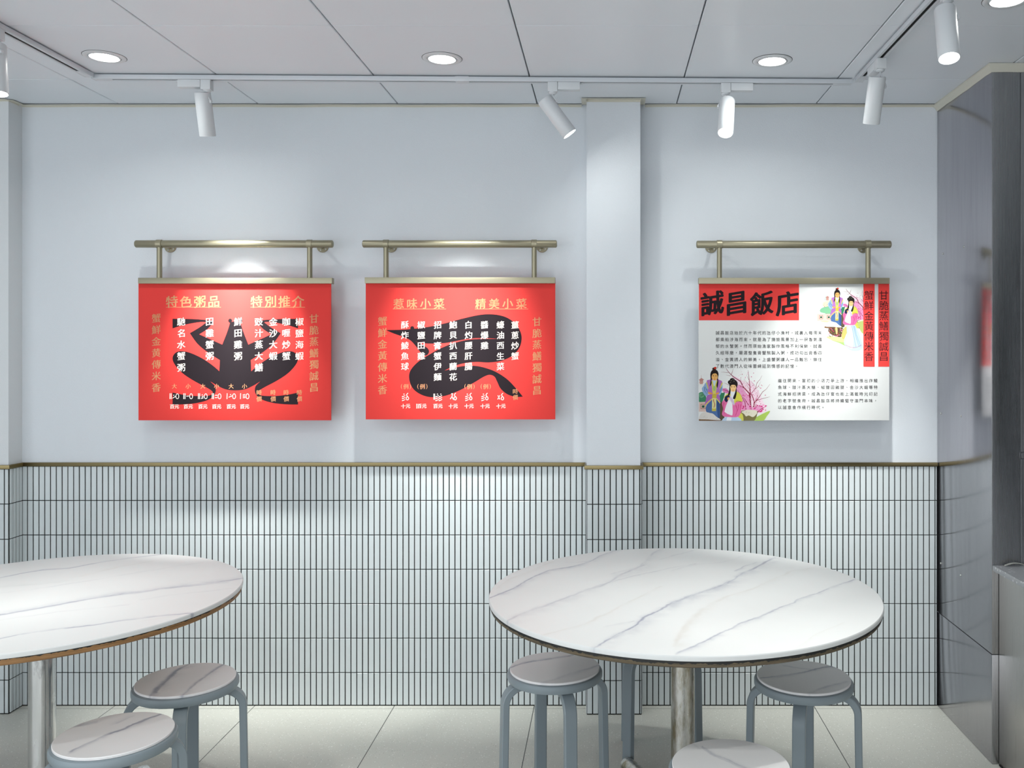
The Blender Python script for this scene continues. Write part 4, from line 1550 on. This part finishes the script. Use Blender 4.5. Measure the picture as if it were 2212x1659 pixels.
        poly((196, 214, 230), [(720, 1200), (930, 1206), (1010, 1320), (1110, 1560), (1180, 1830), (1120, 1930), (960, 1962), (800, 1930), (650, 1790), (640, 1660), (720, 1500)])
        poly((222, 232, 240), [(760, 1220), (850, 1220), (900, 1500), (880, 1900), (720, 1830), (680, 1700), (760, 1480)])
        for x0, x1 in ((880, 980), (930, 1080), (960, 1130)):
            stroke((130, 168, 206), [(x0 - 20, 1240), (x0 + 30, 1480), (x1, 1860)], 16, 0.6)
        for i in range(14):
            ell((180, 70, 110), 690 + 34 * i, 1800 + 75 * math.sin(i * .24), 11, 10, 7)
    else:
        poly((184, 206, 230), [(690, 1210), (920, 1205), (1010, 1300), (620, 1300)])
        poly((232, 238, 244), [(720, 1215), (800, 1215), (790, 1300), (700, 1300)])
    # seated figure
    poly((216, 210, 84), [(640, 790), (700, 720), (780, 680), (900, 660), (980, 700), (1028, 790), (1030, 890), (860, 920), (820, 760), (700, 790)])
    poly((228, 112, 166), [(598, 920), (630, 850), (690, 830), (730, 900), (660, 1080), (800, 1180), (832, 1120), (826, 930), (860, 960), (905, 890), (1028, 880), (1036, 970), (1000, 1140), (925, 1215), (720, 1212), (640, 1200), (598, 1150), (622, 1040)])
    for pts in ([(900, 960), (930, 1060), (900, 1180)], [(960, 940), (950, 1040), (880, 1200)], [(1010, 940), (990, 1060)], [(640, 900), (626, 1000), (650, 1150)]):
        stroke((196, 62, 120), pts, 16)
    for u in range(905, 1030, 18):
        ell((150, 60, 60), u, 872 + 8 * math.sin(u), 8, 7, 7)
    poly((232, 234, 240), [(786, 668), (890, 650), (872, 760), (850, 900), (800, 780)])
    poly((206, 190, 214), [(752, 740), (800, 780), (870, 900), (850, 950), (780, 840)])
    poly((238, 238, 242), [(740, 850), (790, 880), (828, 950), (826, 1176), (720, 1150), (650, 1100), (690, 960)], False)
    poly((34, 34, 70), [(648, 830), (670, 770), (720, 738), (764, 750), (760, 800), (700, 892), (660, 860)])
    poly((244, 176, 104), [(718, 800), (750, 788), (752, 836), (728, 846)])
    ell((34, 28, 26), 848, 500, 94, 100)
    ell((34, 28, 26), 786, 460, 62, 50)
    ell((34, 28, 26), 822, 408, 54, 40)
    for u, v in ((800, 420), (840, 400), (860, 440), (780, 460)):
        ell((110, 110, 96), u, v, 14, 8, 8)
    ell((250, 204, 140), 840, 585, 68, 84)
    poly((34, 28, 26), [(770, 570), (776, 490), (850, 462), (918, 500), (924, 590), (898, 530), (840, 514), (796, 526)])
    for u in (808, 868):
        ell((44, 30, 28), u, 562, 15, 7, 8)
        ell((44, 30, 28), u, 544, 18, 3, 8)
    ell((206, 70, 70), 838, 632, 16, 7, 8)
    poly((34, 28, 26), [(766, 540), (786, 640), (770, 730), (728, 738), (752, 640)])
    poly((34, 28, 26), [(908, 580), (918, 690), (886, 816), (836, 806), (880, 690)])


# drawing units -> photo pixels -> board units
scenery('painted_scene', lambda u, v: ((1500 + u / 10.05 - 1490) * K, (780 + v / 10.05 - 500) * K), (76, 700, 437, 1578), False)
scenery('painted_scene|upper', lambda u, v: ((1808.4 + (u - 435) * 0.745 / 10.05 - 1490) * K, (621 + (v - 120) * 0.745 / 10.05 - 500) * K), (990, 1470, 445, 1100), True)
finish(pr, s3)
